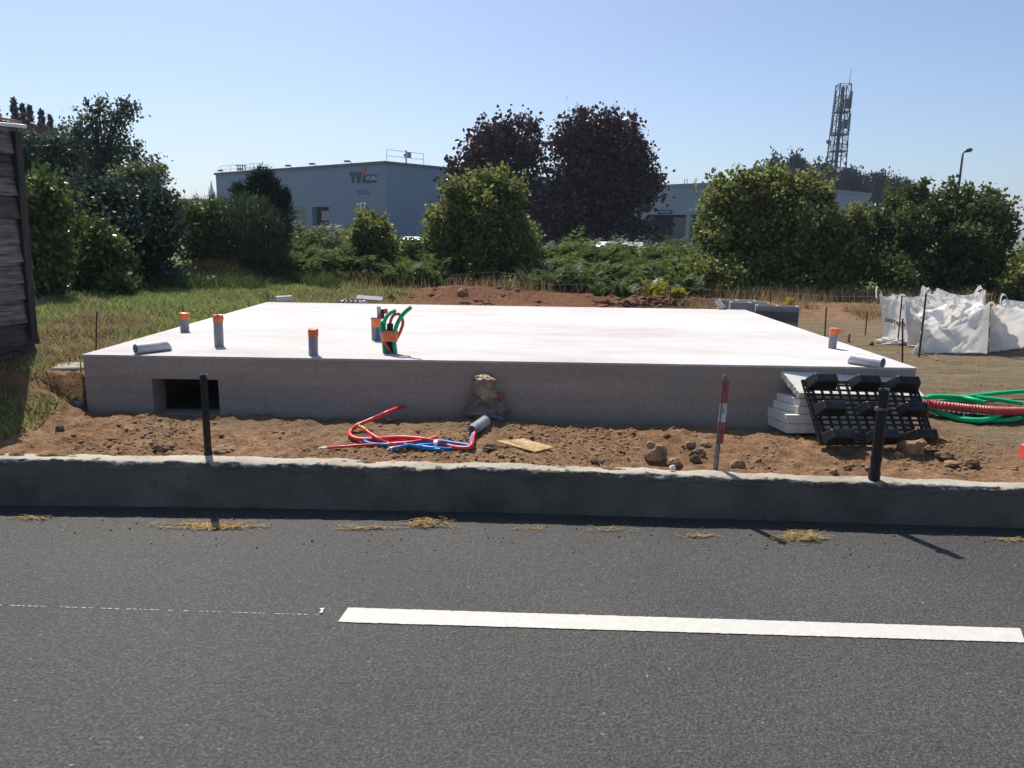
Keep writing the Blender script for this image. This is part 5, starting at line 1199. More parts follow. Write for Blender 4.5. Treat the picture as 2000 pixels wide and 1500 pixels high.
# conduit bundles rising through the slab
def tubeobj(name, pts, r, mat, parent=None, n=10, corr=None, sp=8, origin=None):
    s = spline(pts, sp) if len(pts) > 2 else [Vector(tuple(map(float, p))) for p in pts]
    if corr:      # corrugated wall
        dense = []; 
        for i in range(len(s) - 1):
            L = (s[i + 1] - s[i]).length; q = max(1, int(L / (corr / 2)))
            for j in range(q): dense.append(s[i].lerp(s[i + 1], j / q))
        s = dense + [s[-1]]; rr = [r * (1.0 if j % 2 else 0.86) for j in range(len(s))]
    else: rr = r
    return MB().tube(s, rr, n).build(name, mat, parent, origin=origin, smooth=not corr)
def bundle_front():
    Y = P(760, 690, ZT)[1]; Z0 = ZT - 0.02; q = lambda x, y, dy=0.0: PY(x, y, Y + dy)
    B = P(762, 690, ZT); t = thing('conduit_bundle', 'bundle of green red and black conduits bound with orange tape on the slab', 'conduits', B)
    tubeobj('green_conduit', [q(751, 693, .0), q(749, 668, .01), q(746, 648, .02), q(745.5, 632, .03), q(748, 626, .06)], 0.013, 'green_tube', t)
    tubeobj('green_conduit', [q(755, 693, .01), q(752, 660, .03), q(750, 635, .04), q(754, 621, .03), q(762, 612, .02), q(772, 607, .0)], 0.0145, 'green_tube_bright', t)
    tubeobj('green_conduit', [q(773, 693, .0), q(770, 665, .0), q(772, 645, .0), q(779, 626, .0), q(790, 611, -.01), q(803, 600, -.02)], 0.0155, 'green_tube', t)
    tubeobj('green_conduit', [q(768, 692, .03), q(765, 660, .03), q(765, 645, .03)], 0.0135, 'green_tube', t)
    tubeobj('red_conduit', [q(762, 640, .015), q(763, 627, .01), q(768, 617, .0), q(776, 613, .0), q(783, 617, .01), q(787, 630, .02), q(783, 645, .02), q(776, 660, .02)], 0.0115, 'red_tube', t)
    tubeobj('red_conduit', [q(750, 666, -.012), q(757, 678, -.012), q(764, 692, .0)], 0.0105, 'red_tube', t)
    tubeobj('black_conduit', [q(761, 691, .015), q(761, 660, .015), q(762, 632, .015)], 0.026, 'black_tube', t, corr=0.012)
    m = MB(); n = 28; rows = [(667, 0.92), (662, 0.99), (655, 1.03), (650, 1.03), (646, 0.94)]; V = []; rng = random.Random(3); c = q(761, 657, 0.015)
    for y, f in rows:
        z = q(761, y)[2]
        for k in range(n):
            a = 2 * math.pi * k / n; w = 1 + rng.uniform(-0.03, 0.03); V.append((c[0] + 0.064 * f * w * math.cos(a), c[1] + 0.046 * f * w * math.sin(a), z + 0.004 * math.sin(a * 3)))
    m.add(V, [(i * n + k, i * n + (k + 1) % n, (i + 1) * n + (k + 1) % n, (i + 1) * n + k) for i in range(len(rows) - 1) for k in range(n)]); m.build('tape_band', 'orange_tape', t, smooth=True)
bundle_front()
def bundle_back():
    Y = P(735, 664, ZT)[1]; q = lambda x, y, dy=0.0: PY(x, y, Y + dy); B = P(737, 664, ZT)
    t = thing('conduit_bundle', 'grey pipe holding flat ducts behind the green conduit bundle', 'conduits', B)
    hollow_pipe(MB(), q(733, 667), q(732, 622), 0.030, 0.004, 20).build('tube', 'pvc_grey', t, smooth=True)
    tubeobj('blue_conduit', [q(740, 666, -.02), q(740, 645, -.02), q(739, 618, -.01)], 0.011, 'blue_tube', t)
    tubeobj('red_conduit', [q(745, 666, -.01), q(745, 640, -.01), q(742, 612, .0)], 0.010, 'red_tube', t)
    tubeobj('black_conduit', [q(748, 666, .01), q(748, 640, .01), q(747, 606, .01)], 0.016, 'black_tube', t, corr=0.012)
    m = MB(); a = q(736.3, 627, .0); m.obox(a, (0.032, 0, 0), (0, 0.022, 0), (0, 0, q(736, 598.5)[2] - a[2])); m.build('duct', 'pvc_light', t, bevel=0.003)
    m = MB(); a = q(744.5, 626, .0); m.obox(a, (0.024, 0, 0), (0, 0.024, 0), (0, 0, q(744, 604)[2] - a[2])); m.build('duct', 'black_tube', t, bevel=0.003)
    m = MB(); a = q(750.5, 613, .0); m.obox(a, (0.026, 0, 0), (0, 0.024, 0), (0, 0, q(750, 603)[2] - a[2])); m.build('duct_cap', 'brick_red', t, bevel=0.003)
    m = MB(); n = 24; V = []; rng = random.Random(9); c = q(736, 630)
    rows = [(638, 0.92), (633, 0.99), (626, 1.06), (621, 1.10)]
    for y, f in rows:
        for k in range(n): a = 2 * math.pi * k / n; w = 1 + rng.uniform(-0.02, 0.02); V.append((c[0] + 0.046 * f * w * math.cos(a), c[1] + 0.042 * f * w * math.sin(a), q(736, y)[2] + 0.003 * math.cos(a * 2)))
    m.add(V, [(i * n + k, i * n + (k + 1) % n, (i + 1) * n + (k + 1) % n, (i + 1) * n + k) for i in range(len(rows) - 1) for k in range(n)]); m.build('tape_band', 'orange_tape', t, smooth=True)
bundle_back()

# ------------------------------------------------------------------ service conduits in front of the wall
def hose(name, label, px, r, mat, tip=None, cat='conduit', first=None, n=10, corr=None, group=None, lift=None):
    pts = [first] if first is not None else []
    for i, p in enumerate(px):
        up = r + 0.004 + (p[2] if len(p) > 2 else 0); pts.append(G(p[0], p[1], up))
    t = thing(name, label, cat, pts[-1] - np.array([0, 0, r]), group); tubeobj('tube', pts, r, mat, t, n=n, corr=corr)
    if tip:
        a, b = Vector(tuple(pts[tip[0]])), Vector(tuple(pts[tip[0] + tip[1]])); d = (a - b).normalized(); m = MB(); m.tube([a - d * tip[3], a - d * tip[3] * 0.3, a + d * 0.012], [r * 1.12, r * 1.18, r * 0.55], 8); m.build('tip_tape', tip[2], t, smooth=True)
    return t
GR = 'conduits lying in front of the foundation'
hose('red_conduit', 'red conduit coming out of the wall and curling left to the ground', [(762, 803, .09), (728, 818, .05), (700, 830, .02), (685, 842, .0), (684, 850, .0), (697, 857, .0), (725, 858, .005), (780, 854, .01), (830, 858, .01), (868, 868, .0), (893, 874, .0), (917, 874, .004), (922, 866, .006), (925, 851, .01), (931, 838, .03)], 0.0135, 'red_tube', first=PY(787, 793, SY0 - 0.002), group=GR)
hose('red_conduit', 'red conduit with a yellow taped tip pointing at the wall', [(703, 833, .045), (716, 842, .035), (737, 856, .02), (757, 866, .005), (775, 867, .0), (810, 865, .0), (838, 858, .012), (853, 854, .012)], 0.0125, 'red_tube', tip=(0, 1, 'yellow_tape', 0.045), group=GR)
hose('red_conduit', 'thin red conduit with a white tip reaching farthest left', [(626, 876, .0), (660, 873, .0), (700, 870, .002), (760, 866, .01), (805, 863, .012), (840, 856, .014), (850, 853, .014), (852, 857, .012), (835, 861, .01), (780, 861, .0), (730, 859, .0), (705, 857, .0)], 0.009, 'red_tube', tip=(0, 1, 'white_tape', 0.04), group=GR)
hose('blue_conduit', 'blue conduit with a white tip running to the grey sleeve', [(760, 877, .0), (785, 872, .002), (810, 867, .004), (835, 864, .012), (855, 861, .016), (885, 865, .012), (912, 869, .01), (920, 871, .008), (919, 862, .008), (923, 849, .012), (934, 836, .035)], 0.0105, 'blue_tube', tip=(0, 1, 'white_tape', 0.04), group=GR)
hose('blue_conduit', 'blue conduit looped under the red conduits', [(709, 853, .0), (716, 864, .0), (745, 868, .0), (785, 868, .0), (820, 872, .0), (850, 875, .0), (878, 876, .0), (886, 872, .0), (865, 867, .0), (830, 869, .008), (810, 872, .004), (830, 876, .0), (860, 878, .0)], 0.0105, 'blue_tube', group=GR)
def cable_tie():
    p = G(851, 866, 0.02); o = MB(); n = 14
    ring = [Vector((p[0], p[1], p[2])) + Vector((0.0, math.cos(a) * 0.045, math.sin(a) * 0.026)) for a in [2 * math.pi * k / n for k in range(n)]]
    V = [r + Vector((s, 0, 0)) for s in (-0.012, 0.014) for r in ring]; F = [(k, (k + 1) % n, n + (k + 1) % n, n + k) for k in range(n)]
    o = MB().add(V, F).build('binding_tape', 'white_tape', origin=p, smooth=True); tag(o, 'white tape binding the red and blue conduits together', 'tape')
cable_tie()
def sleeve():
    a = G(922, 840, 0.034); b = a + np.array([0.085, 0.155, 0.028]); c = a + (b - a) * 0.45
    t = thing('pipe_sleeve', 'short grey corrugated sleeve leaving the wall under the mortar lump', 'pipe', a - np.array([0, 0, 0.034]))
    hollow_pipe(MB(), a, b, 0.034, 0.005, 22).build('tube', 'grey_tube', t, smooth=True)
    m = MB(); d = Vector(tuple(b - a)).normalized()
    for k in range(12):
        q = Vector(tuple(a)) + d * (0.012 + k * 0.022)
        if (q - Vector(tuple(a))).length < (Vector(tuple(b)) - Vector(tuple(a))).length * 0.95:
            hollow_pipe(m, q, q + d * 0.008, 0.0375, 0.004, 22)
    m.build('ribs', 'grey_tube', t)
sleeve()
def mortar_lump():
    Y = SY0 - 0.05; c = PY(950, 822, Y); t = thing('mortar_lump', 'lumpy brown mortar and crumpled sacking stuck against the wall above the sleeve', 'mortar lump', c)
    def L(x, y, rx, ry, rd, mat, nm, seed, dy=0.0, amp=0.45, fr=2.4, flat=True):
        q = PY(x, y, Y + dy); k = px_m(Y) * 1.02; lump(nm, mat, q, (rx * k * 1.28, rd * 1.2, ry * k * 1.25), seed, t, 3, amp, fr, squash_base=False, flat=flat)
    L(952, 805, 34, 17, 0.075, 'mortar', 'mortar_base', 1); L(955, 826, 30, 12, 0.075, 'mortar', 'mortar_base', 2)
    L(947, 786, 27, 17, 0.075, 'mortar', 'mortar_middle', 3); L(948, 771, 20, 14, 0.085, 'paper_sack', 'sacking', 4, 0.0, 0.6, 3)
    L(946, 752, 17, 16, 0.085, 'paper_sack', 'sacking', 5, 0.0, 0.7, 3.4); L(944, 741, 14, 9, 0.07, 'paper_sack', 'sacking', 6, -0.03, 0.8, 3.6)
    L(970, 774, 13, 7, 0.035, 'brick_red', 'brick_chip', 7, -0.01, 0.4); L(932, 786, 8, 14, 0.05, 'mortar', 'mortar_edge', 8, -0.02); L(975, 800, 10, 14, 0.05, 'mortar', 'mortar_edge', 9, -0.01)
mortar_lump()
def osb_board():
    zz = 0.02; pts = [G(968, 861, 0.030), G(1019, 856, 0.045), G(1082, 873, 0.028), G(1045, 882, 0.012)]; pts = [Vector(tuple(p)) for p in pts]; m = MB()
    # one corner is broken off
    e = pts[0].lerp(pts[1], 0.62) - Vector((0, 0.012, 0)); ring = [pts[0], pts[0].lerp(pts[1], 0.35), e, pts[1], pts[2], pts[3]]
    n = (pts[1] - pts[0]).cross(pts[3] - pts[0]).normalized(); n = n if n.z > 0 else -n; k = len(ring)
    m.add(ring + [p - n * 0.011 for p in ring], [tuple(range(k)), tuple(range(2 * k - 1, k - 1, -1))] + [(i, k + i, k + (i + 1) % k, (i + 1) % k) for i in range(k)])
    o = m.build('chipboard_offcut', 'osb', origin=pts[0]); tag(o, 'pale yellow chipboard offcut lying on the earth', 'board')
osb_board()

# ------------------------------------------------------------------ polystyrene boards and plastic pallet
def poly_board(o, ax, ay, th, label, seed):
    """a board with slightly broken edges: o front left bottom corner, ax along the wall, ay towards the wall"""
    rng = random.Random(seed); o, ax, ay = Vector(tuple(o)), Vector(ax), Vector(ay); up = ax.cross(ay).normalized(); up = up if up.z > 0 else -up
    n = 14; V = []
    for lev in (0, 1):
        for (p, q) in ((o, o + ax), (o + ax, o + ax + ay), (o + ax + ay, o + ay), (o + ay, o)):
            for i in range(n): V.append(p.lerp(q, i / n) + up * th * lev + Vector((rng.gauss(0, 0.0022), rng.gauss(0, 0.0022), rng.gauss(0, 0.0008))))
    k = 4 * n; F = [tuple(range(k - 1, -1, -1)), tuple(range(k, 2 * k))] + [(i, (i + 1) % k, k + (i + 1) % k, k + i) for i in range(k)]
    ob = MB().add(V, F).build('polystyrene_board', 'polystyrene', origin=o); tag(ob, label, 'foam board', 'white foam boards stacked against the foundation'); return ob
zb = 0.305
f0 = P(1536, 846, zb)
poly_board((f0[0], f0[1], zb), (0.86, 0.06, 0), (-0.055, 0.26, 0.0), 0.062, 'bottom white foam board of the stack behind the pallet', 1)
poly_board((f0[0] - 0.004, f0[1] + 0.005, zb + 0.068), (0.86, 0.05, 0), (-0.06, 0.26, 0), 0.060, 'second white foam board from the bottom of the stack', 2)
poly_board((f0[0] + 0.075, f0[1] + 0.03, zb + 0.132), (0.78, 0.05, 0), (-0.10, 0.225, 0), 0.052, 'third white foam board from the bottom of the stack', 3)
poly_board((f0[0] + 0.085, f0[1] + 0.035, zb + 0.188), (0.78, 0.05, 0), (-0.09, 0.215, 0.0), 0.048, 'fourth white foam board from the bottom, under the tilted one', 4)
a = Vector((f0[0] + 0.075, f0[1] + 0.045, zb + 0.242)); poly_board(a, (0.90, 0.06, -0.02), (-0.065, 0.205, 0.115), 0.045, 'topmost white foam board, tilted up against the wall', 5)

def pallet():
    bl, br = P(1602, 868, 0.318), P(1829, 866, 0.30); tl, tr = PY(1566, 741, 5.20), PY(1790, 748, 5.22)
    bl, br, tl, tr = [Vector(tuple(v)) for v in (bl, br, tl, tr)]
    nrm = (br - bl).cross(tl - bl).normalized(); nrm = nrm if nrm.y < 0 else -nrm
    t = thing('plastic_pallet', 'black plastic grid pallet leaning on the white foam boards', 'pallet', (bl + br) / 2)
    S = lambda u, v, d=0.0: (bl.lerp(br, u)).lerp(tl.lerp(tr, u), v) + nrm * d
    m = MB(); dp = 0.018
    def bar(u0, v0, u1, v1):
        q = [S(u0, v0), S(u1, v0), S(u1, v1), S(u0, v1)]; b = [p - nrm * dp for p in q]; m.hexa([b[0], b[1], b[2], b[3], q[0], q[1], q[2], q[3]])
    nu, nv = 12, 12
    us = [0.0, 0.035, 0.075] + [0.075 + 0.85 * i / 11 for i in range(1, 11)] + [0.925, 0.965, 1.0]; vs_ = [0.0, 0.03, 0.07] + [0.07 + 0.86 * i / 11 for i in range(1, 11)] + [0.93, 0.97, 1.0]
    for i, u in enumerate(us): w = 0.007; bar(max(0, u - w), 0, min(1, u + w), 1)
    grid = m; m = MB(); dp = 0.0165
    for v in vs_: w = 0.008; bar(0.002, max(0.001, v - w), 0.998, min(0.999, v + w))
    grid.add(m.v, m.f)
    for k in range(26):       # small ribs of the rim
        v = k / 26.0 + 0.012; m = MB(); dp = 0.015; bar(0.003, v, 0.074, v + 0.008); bar(0.926, v, 0.997, v + 0.008); grid.add(m.v, m.f)
    grid.build('deck_grid', 'black_plastic', t)
    m = MB(); dp = 0.012; bar(0.40, 0.05, 0.475, 0.22); m.build('deck_plate', 'black_plastic', t)
    rng = random.Random(2)
    for (uc, vc) in [(u, v) for v in (0.07, 0.50, 0.93) for u in (0.15, 0.52, 0.86)]:
        hu, hv, d = 0.125, 0.085, 0.095; m = MB()
        q0 = [S(uc - hu, vc - hv, 0.001), S(uc + hu, vc - hv, 0.001), S(uc + hu, vc + hv, 0.001), S(uc - hu, vc + hv, 0.001)]
        k = 0.74; q1 = [S(uc - hu * k, vc - hv * k, d), S(uc + hu * k, vc - hv * k, d), S(uc + hu * k, vc + hv * k, d), S(uc - hu * k, vc + hv * k, d)]
        m.hexa(q0 + q1); ft = m.build('foot', 'black_plastic', t, bevel=0.006)
        for s in (-0.55, -0.3, 0.5):
            m = MB(); a = S(uc + hu * s, vc - hv * 0.35, d + 0.0015); b2 = S(uc + hu * s + 0.012, vc - hv * 0.35, d + 0.0015); c2 = S(uc + hu * s + 0.012, vc + hv * 0.3, d + 0.0015); d2 = S(uc + hu * s, vc + hv * 0.3, d + 0.0015)
            m.hexa([a, b2, c2, d2, a + nrm * 0.004, b2 + nrm * 0.004, c2 + nrm * 0.004, d2 + nrm * 0.004]); m.build('foot_rib', 'black_plastic', ft)
pallet()

# ------------------------------------------------------------------ conduit coils at the right
GC = 'conduit coils on the ground at the right'
hose('green_conduit', 'green conduit looping over the top of the coil at the right', [(1806, 779, .03), (1820, 775, .03), (1850, 775, .03), (1880, 777, .03), (1905, 782, .03), (1921, 787, .02)], 0.021, 'green_tube_bright', group=GC)
hose('green_conduit', 'straight green conduit running off the right edge uppermost', [(1872, 777, .03), (1905, 773, .035), (1940, 769, .035), (1975, 766, .035), (2010, 764, .03), (2080, 765, .02)], 0.017, 'green_tube_bright', group=GC)
hose('green_conduit', 'green conduit crossing the coil towards the red one', [(1868, 775, .025), (1900, 775, .025), (1935, 779, .02), (1970, 784, .01), (1998, 788, .0)], 0.017, 'green_tube_bright', group=GC)
hose('green_conduit', 'green conduit in the middle of the coil behind the red one', [(1830, 784, .012), (1850, 782, .012), (1880, 783, .012), (1905, 787, .005)], 0.015, 'green_tube_bright', group=GC)
hose('red_corrugated_conduit', 'thick red corrugated conduit lying across the coil', [(1770, 783, .06), (1803, 787, .06), (1850, 793, .06), (1905, 799, .06), (1950, 803, .055), (2000, 803, .05), (2080, 800, .04)], 0.034, 'red_corrugated', n=16, corr=0.016, group=GC)
hose('grey_corrugated_conduit', 'grey ribbed conduit just under the red corrugated one', [(1806, 796, .03), (1840, 799, .03), (1870, 803, .03), (1905, 809, .025)], 0.019, 'grey_tube', n=14, corr=0.016, group=GC)
hose('black_conduit', 'black conduit in the shade under the red corrugated one', [(1840, 806, .0), (1880, 811, .0), (1930, 817, .0), (1980, 814, .0), (2040, 806, .0)], 0.028, 'black_tube', n=12, corr=0.02, group=GC)
hose('green_conduit', 'thick green conduit bending along the front of the coil', [(1800, 789, .03), (1815, 798, .02), (1840, 808, .008), (1870, 817, .0), (1905, 821, .0), (1930, 819, .01), (1953, 809, .04)], 0.022, 'green_tube_bright', group=GC)
hose('green_conduit', 'green conduit at the front right of the coil', [(1880, 814, .0), (1920, 819, .0), (1955, 821, .0), (1985, 818, .0), (2010, 811, .005), (2060, 797, .01)], 0.019, 'green_tube_bright', group=GC)

# ------------------------------------------------------------------ big white bags
def big_bag(top, bot, label, seed, sag=0.06, buckle=0.10, text=None, loops=(0, 1, 2, 3), peaks=None):
    """open woven sack: four top corners, four bottom corners (front left, front right, back right, back left)"""
    T = [Vector(tuple(p)) for p in top]; B = [Vector(tuple(p)) for p in bot]; c = sum(B, Vector()) / 4
    t = thing('builders_bag', label, 'bag', c, 'big white builders bags'); cen = (sum(T, Vector()) + sum(B, Vector())) / 8
    nu, nv = 44, 34; rng = random.Random(seed)
    for k in range(4):
        a, b, at_, bt = B[k], B[(k + 1) % 4], T[k], T[(k + 1) % 4]; V = []; n = (b - a).cross(at_ - a).normalized()
        if n.dot(cen - a) < 0: n = -n
        L = (b - a).length; H = (at_ - a).length; q = seed * 7 + k
        Vg, Ug = np.meshgrid(np.linspace(0, 1, nv + 1), np.linspace(0, 1, nu + 1), indexing='ij'); Ug, Vg = Ug.ravel(), Vg.ravel()
        A_, B_, C_, D_ = [np.array(w) for w in (a, b, at_, bt)]; lo_ = A_ + (B_ - A_) * Ug[:, None]; hi_ = C_ + (D_ - C_) * Ug[:, None]; pp = lo_ + (hi_ - lo_) * Vg[:, None]
        e = np.sin(np.pi * Ug); pp[:, 2] -= sag * e * Vg ** 2.5
        fold = np.abs(fbm(Ug * 2.6 * L + Vg * 1.1, Vg * 1.3 * H - Ug * 0.8, q, 2)) * 2 - 0.35
        fine = np.abs(fbm(Ug * 6 * L - Vg * 3.0, Vg * 4 * H + Ug * 2.2, q + 31, 3)) - 0.18
        drape = np.abs(vnoise(Ug * 9 * L + 1.5 * vnoise(Vg * 3, Ug * 2, q + 3), Vg * 0.8, q + 57))
        env = np.minimum(1, e * 1.6) * (0.35 + 0.65 * np.sin(np.pi * np.minimum(1, Vg * 0.9 + 0.08)))
        calm = 0.25 if (text and k == 0) else 1.0
        pp = pp + np.array(n) * (calm * (buckle * env * (0.35 + fold) + 0.075 * fine * np.minimum(1, e * 3) + 0.085 * (drape - 0.2) * np.minimum(1, e * 3) * (0.3 + 0.7 * Vg)))[:, None]
        pp[:, 2] += 0.03 * fbm(Ug * 5, Ug * 0 + k * 3.0, q + 5, 2) * (1 - Vg) * e
        gh = height(pp[:, 0], pp[:, 1]) + 0.004; pp[:, 2] = np.where(Vg < 0.25, np.maximum(pp[:, 2], gh), pp[:, 2])
        V = [Vector(w) for w in pp]
        F = [(j * (nu + 1) + i, j * (nu + 1) + i + 1, (j + 1) * (nu + 1) + i + 1, (j + 1) * (nu + 1) + i) for j in range(nv) for i in range(nu)]
        side = MB().add(V, F).build('side_panel', 'bag_cloth', t, smooth=True); side.data.shade_smooth()
        if text and k == 0:
            # lettering follows the cloth
            me = text_mesh(text[0], 1.0, 0.0, 0.12, 1.0, 0.022)
            bmx = bmesh.new(); bmx.from_mesh(me); bmesh.ops.subdivide_edges(bmx, edges=[e_ for e_ in bmx.edges if e_.calc_length() > 0.08], cuts=2); bmx.to_mesh(me); bmx.free()
            xs_ = [v_.co.x for v_ in me.vertices]; w = max(xs_); org = origin_of(t)
            for v_ in me.vertices:
                u = text[1] + (text[2] - text[1]) * v_.co.x / w; vv = text[3] + v_.co.y * text[4]
                i, j = min(nu - 1, max(0, int(u * nu))), min(nv - 1, max(0, int(vv * nv))); fu, fv = u * nu - i, vv * nv - j
                g_ = lambda i_, j_: V[j_ * (nu + 1) + i_]
                v_.co = g_(i, j).lerp(g_(i + 1, j), fu).lerp(g_(i, j + 1).lerp(g_(i + 1, j + 1), fu), fv) - n * 0.012
            lo = link('lettering', me, 'sign_black', None); me.transform(Matrix.Translation(-org)); lo.parent = t
    m = MB(); gz = [Vector((p.x, p.y, hz(p.x, p.y) + 0.012)) for p in B]; m.quad(*gz); m.build('base_panel', 'bag_cloth', t)
    for k in loops:
        p = T[k]; o = (p - cen); o.z = 0; o = o.normalized(); pk = (peaks or {}).get(k, 0.10)
        tip = p + o * 0.05 + Vector((0, 0, pk)); s = Vector((-o.y, o.x, 0)) * 0.045
        for sg in (-1, 1):
            m = MB(); a = p + s * sg * 1.2 - Vector((0, 0, 0.06)); w = Vector((0, 0, 0.018)); pts = spline([a - o * 0.02, p.lerp(tip, 0.5) + s * sg * 0.7, tip], 5)
            V = []
            for q_ in pts: V += [q_ + Vector((0.010, 0, -0.012)), q_ + Vector((-0.010, 0, 0.012))]
            F = [(2 * i, 2 * i + 2, 2 * i + 3, 2 * i + 1) for i in range(len(pts) - 1)]
            m.add(V, F).build('lifting_loop', 'bag_cloth', t)
    return t
g = lambda x, y: G(x, y, 0.0)
big_bag([PY(1717, 574, 10.0), PY(1764, 580, 9.6), PY(1810, 574, 10.5), PY(1745, 572, 11.0)], [g(1727, 662), g(1775, 676), PY(1830, 655, 10.3), PY(1760, 640, 10.9)],
        'white bag with dark lettering at the left of the bag row', 1, 0.05, 0.10, ('osteys', 0.10, 1.0, 0.40, 0.17), loops=(0, 1, 2), peaks={0: 0.10, 1: 0.03, 2: 0.08})
big_bag([PY(1800, 634, 8.85), PY(1934, 595, 8.8), PY(1912, 572, 10.0), PY(1806, 574, 10.1)], [g(1797, 691), g(1928, 692), PY(1925, 640, 10.0), PY(1815, 650, 10.1)],
        'slumped white bag in front in the middle of the bag row', 2, 0.07, 0.20, loops=(1, 2, 3), peaks={1: 0.03, 2: 0.09, 3: 0.10})
big_bag([PY(1936, 599, 8.9), PY(2060, 604, 8.9), PY(2050, 585, 9.9), PY(1962, 584, 9.9)], [g(1932, 690), P(1990, 687, 0.33), PY(2060, 640, 9.9), PY(1945, 640, 9.9)],
        'white bag at the right end of the bag row', 3, 0.03, 0.12, loops=(2, 3), peaks={2: 0.05, 3: 0.06})
big_bag([PY(1768, 582, 9.7), PY(1862, 585, 9.3), PY(1858, 573, 10.4), PY(1800, 570, 10.6)], [g(1772, 676), g(1850, 686), PY(1860, 640, 10.4), PY(1800, 645, 10.5)],
        'crumpled white bag squeezed between the lettered bag and the slumped bag', 4, 0.10, 0.26, loops=(1,), peaks={1: 0.05})
big_bag([PY(1810, 570, 10.6), PY(1912, 570, 10.5), PY(1925, 566, 11.4), PY(1830, 562, 11.5)], [PY(1815, 650, 10.6), PY(1915, 650, 10.5), PY(1925, 630, 11.4), PY(1830, 635, 11.5)],
        'white bag at the back behind the slumped bag', 5, 0.09, 0.16, loops=(0, 1), peaks={0: 0.06, 1: 0.06})
for i, (a, b, rx, lab) in enumerate((((1744, 673), (1782, 662), 24, 'torn white plastic film on the ground under the lettered bag'), ((1797, 694), (1808, 676), 9, 'crumpled white plastic at the front corner of the slumped bag'))):
    q = G(*a); w = px_m(q[1]) * rx; o = lump('plastic_film', 'bag_cloth', (q[0] + (0.0), q[1] + 0.05, q[2] + 0.03), (w, w * 0.7, 0.045 + 0.05 * i), 60 + i, origin=q, amp=0.9, freq=3.5, flat=False); tag(o, lab, 'plastic film')

# ------------------------------------------------------------------ rebar rods
def rod(b, t, label, r=0.006, ground=True, mat='rusty_steel', zb=None):
    B = P(b[0], b[1], zb) if zb is not None else G(*b); T = PY(t[0], t[1], B[1]); m = MB(); B2 = B.copy(); B2[2] -= 0.02
    s = [Vector(tuple(B2)).lerp(Vector(tuple(T)), i / 40) for i in range(41)]; m.tube(s, [r * (1.0 if i % 2 else 0.86) for i in range(41)], 7)
    o = m.build('rebar_rod', mat, origin=B, smooth=True); tag(o, label, 'rod', 'thin steel rods stuck upright')
rod((187, 690), (189, 608), 'steel rod at the front left corner of the foundation', 0.006, zb=SZ - 0.1)
rod((1763, 714), (1763, 622), 'steel rod at the front right corner of the foundation', 0.0075, zb=SZ - 0.1)
rod((521, 592), (521, 566), 'steel rod at the back left corner of the foundation, left of a pair', 0.006, zb=SZ - 0.1)
rod((525, 592), (525, 570), 'steel rod at the back left corner of the foundation, right of a pair', 0.006, zb=SZ - 0.1)
rod((357, 640), (357, 597), 'steel rod behind the farthest left orange capped pipe', 0.006)
rod((1611, 661), (1614, 600), 'steel rod by the right side of the foundation near the lone pipe', 0.010)
rod((1690, 655), (1694, 608), 'steel rod on the bare ground left of the lettered bag', 0.009)
rod((1753, 674), (1762, 577), 'steel rod holding the lettered bag', 0.009)
rod((1795, 697), (1809, 574), 'steel rod holding the left corner of the slumped bag', 0.011)
rod((1925, 690), (1935, 592), 'steel rod between the slumped bag and the bag at the right end', 0.009)
rod((1443, 603), (1443, 571), 'thin steel rod standing over the concrete blocks at the back', 0.007, zb=SZ - 0.1)

# ------------------------------------------------------------------ concrete blocks behind the slab
def block(c, rz, label, L=0.50, W=0.20, H=0.19):
    t = MB(); M = Matrix.Translation(Vector(tuple(c))) @ Matrix.Rotation(rz, 4, 'Z'); w = 0.03
    xs = [-L / 2, -L / 2 + w, -w / 2, w / 2, L / 2 - w, L / 2]; ys = [-W / 2, -W / 2 + w, W / 2 - w, W / 2]
    hole = lambda i, j: i in (1, 3) and j == 1
    A = lambda x, y, z: M @ Vector((x, y, z))
    for i in range(5):
        for j in range(3):
            z = H if not hole(i, j) else 0.03
            t.quad(A(xs[i], ys[j], z), A(xs[i + 1], ys[j], z), A(xs[i + 1], ys[j + 1], z), A(xs[i], ys[j + 1], z))
            if hole(i, j):
                for (p, q) in (((xs[i], ys[j]), (xs[i + 1], ys[j])), ((xs[i + 1], ys[j]), (xs[i + 1], ys[j + 1])), ((xs[i + 1], ys[j + 1]), (xs[i], ys[j + 1])), ((xs[i], ys[j + 1]), (xs[i], ys[j]))):
                    t.quad(A(*p, 0.03), A(*q, 0.03), A(*q, H), A(*p, H))
    a, b = L / 2, W / 2
    for (p, q) in (((-a, -b), (a, -b)), ((a, -b), (a, b)), ((a, b), (-a, b)), ((-a, b), (-a, -b))): t.quad(A(*p, 0), A(*q, 0), A(*q, H), A(*p, H))
    o = t.build('concrete_block', 'grey_block', origin=c); tag(o, label, 'concrete block', 'grey concrete blocks stacked behind the foundation')
gz = hz(3.3, 9.3)
c0 = PY(1505, 600, 9.35)
for lvl in range(3):
    z = gz + 0.01 + lvl * 0.192
    if lvl < 2: block((c0[0] + 0.10, 9.42, z), R(-14), 'grey block under the long dark block at the back right, %s course' % ('lowest', 'middle')[lvl])
zt = PY(1505, 597.5, 9.35)[2] - 0.19
block((c0[0] + 0.10, 9.42, zt), R(-14), 'dark sided grey block nearest the slab at the back right')
c1 = PY(1452, 594, 9.95)
block((c1[0] + 0.08, 9.95, PY(1452, 590, 9.95)[2] - 0.19), R(-10), 'grey block behind the dark sided block, half hidden by the slab')
c2 = PY(1440, 585, 10.5)
block((c2[0], 10.5, PY(1440, 586, 10.5)[2] - 0.19), R(-6), 'farthest grey block standing highest at the back right')
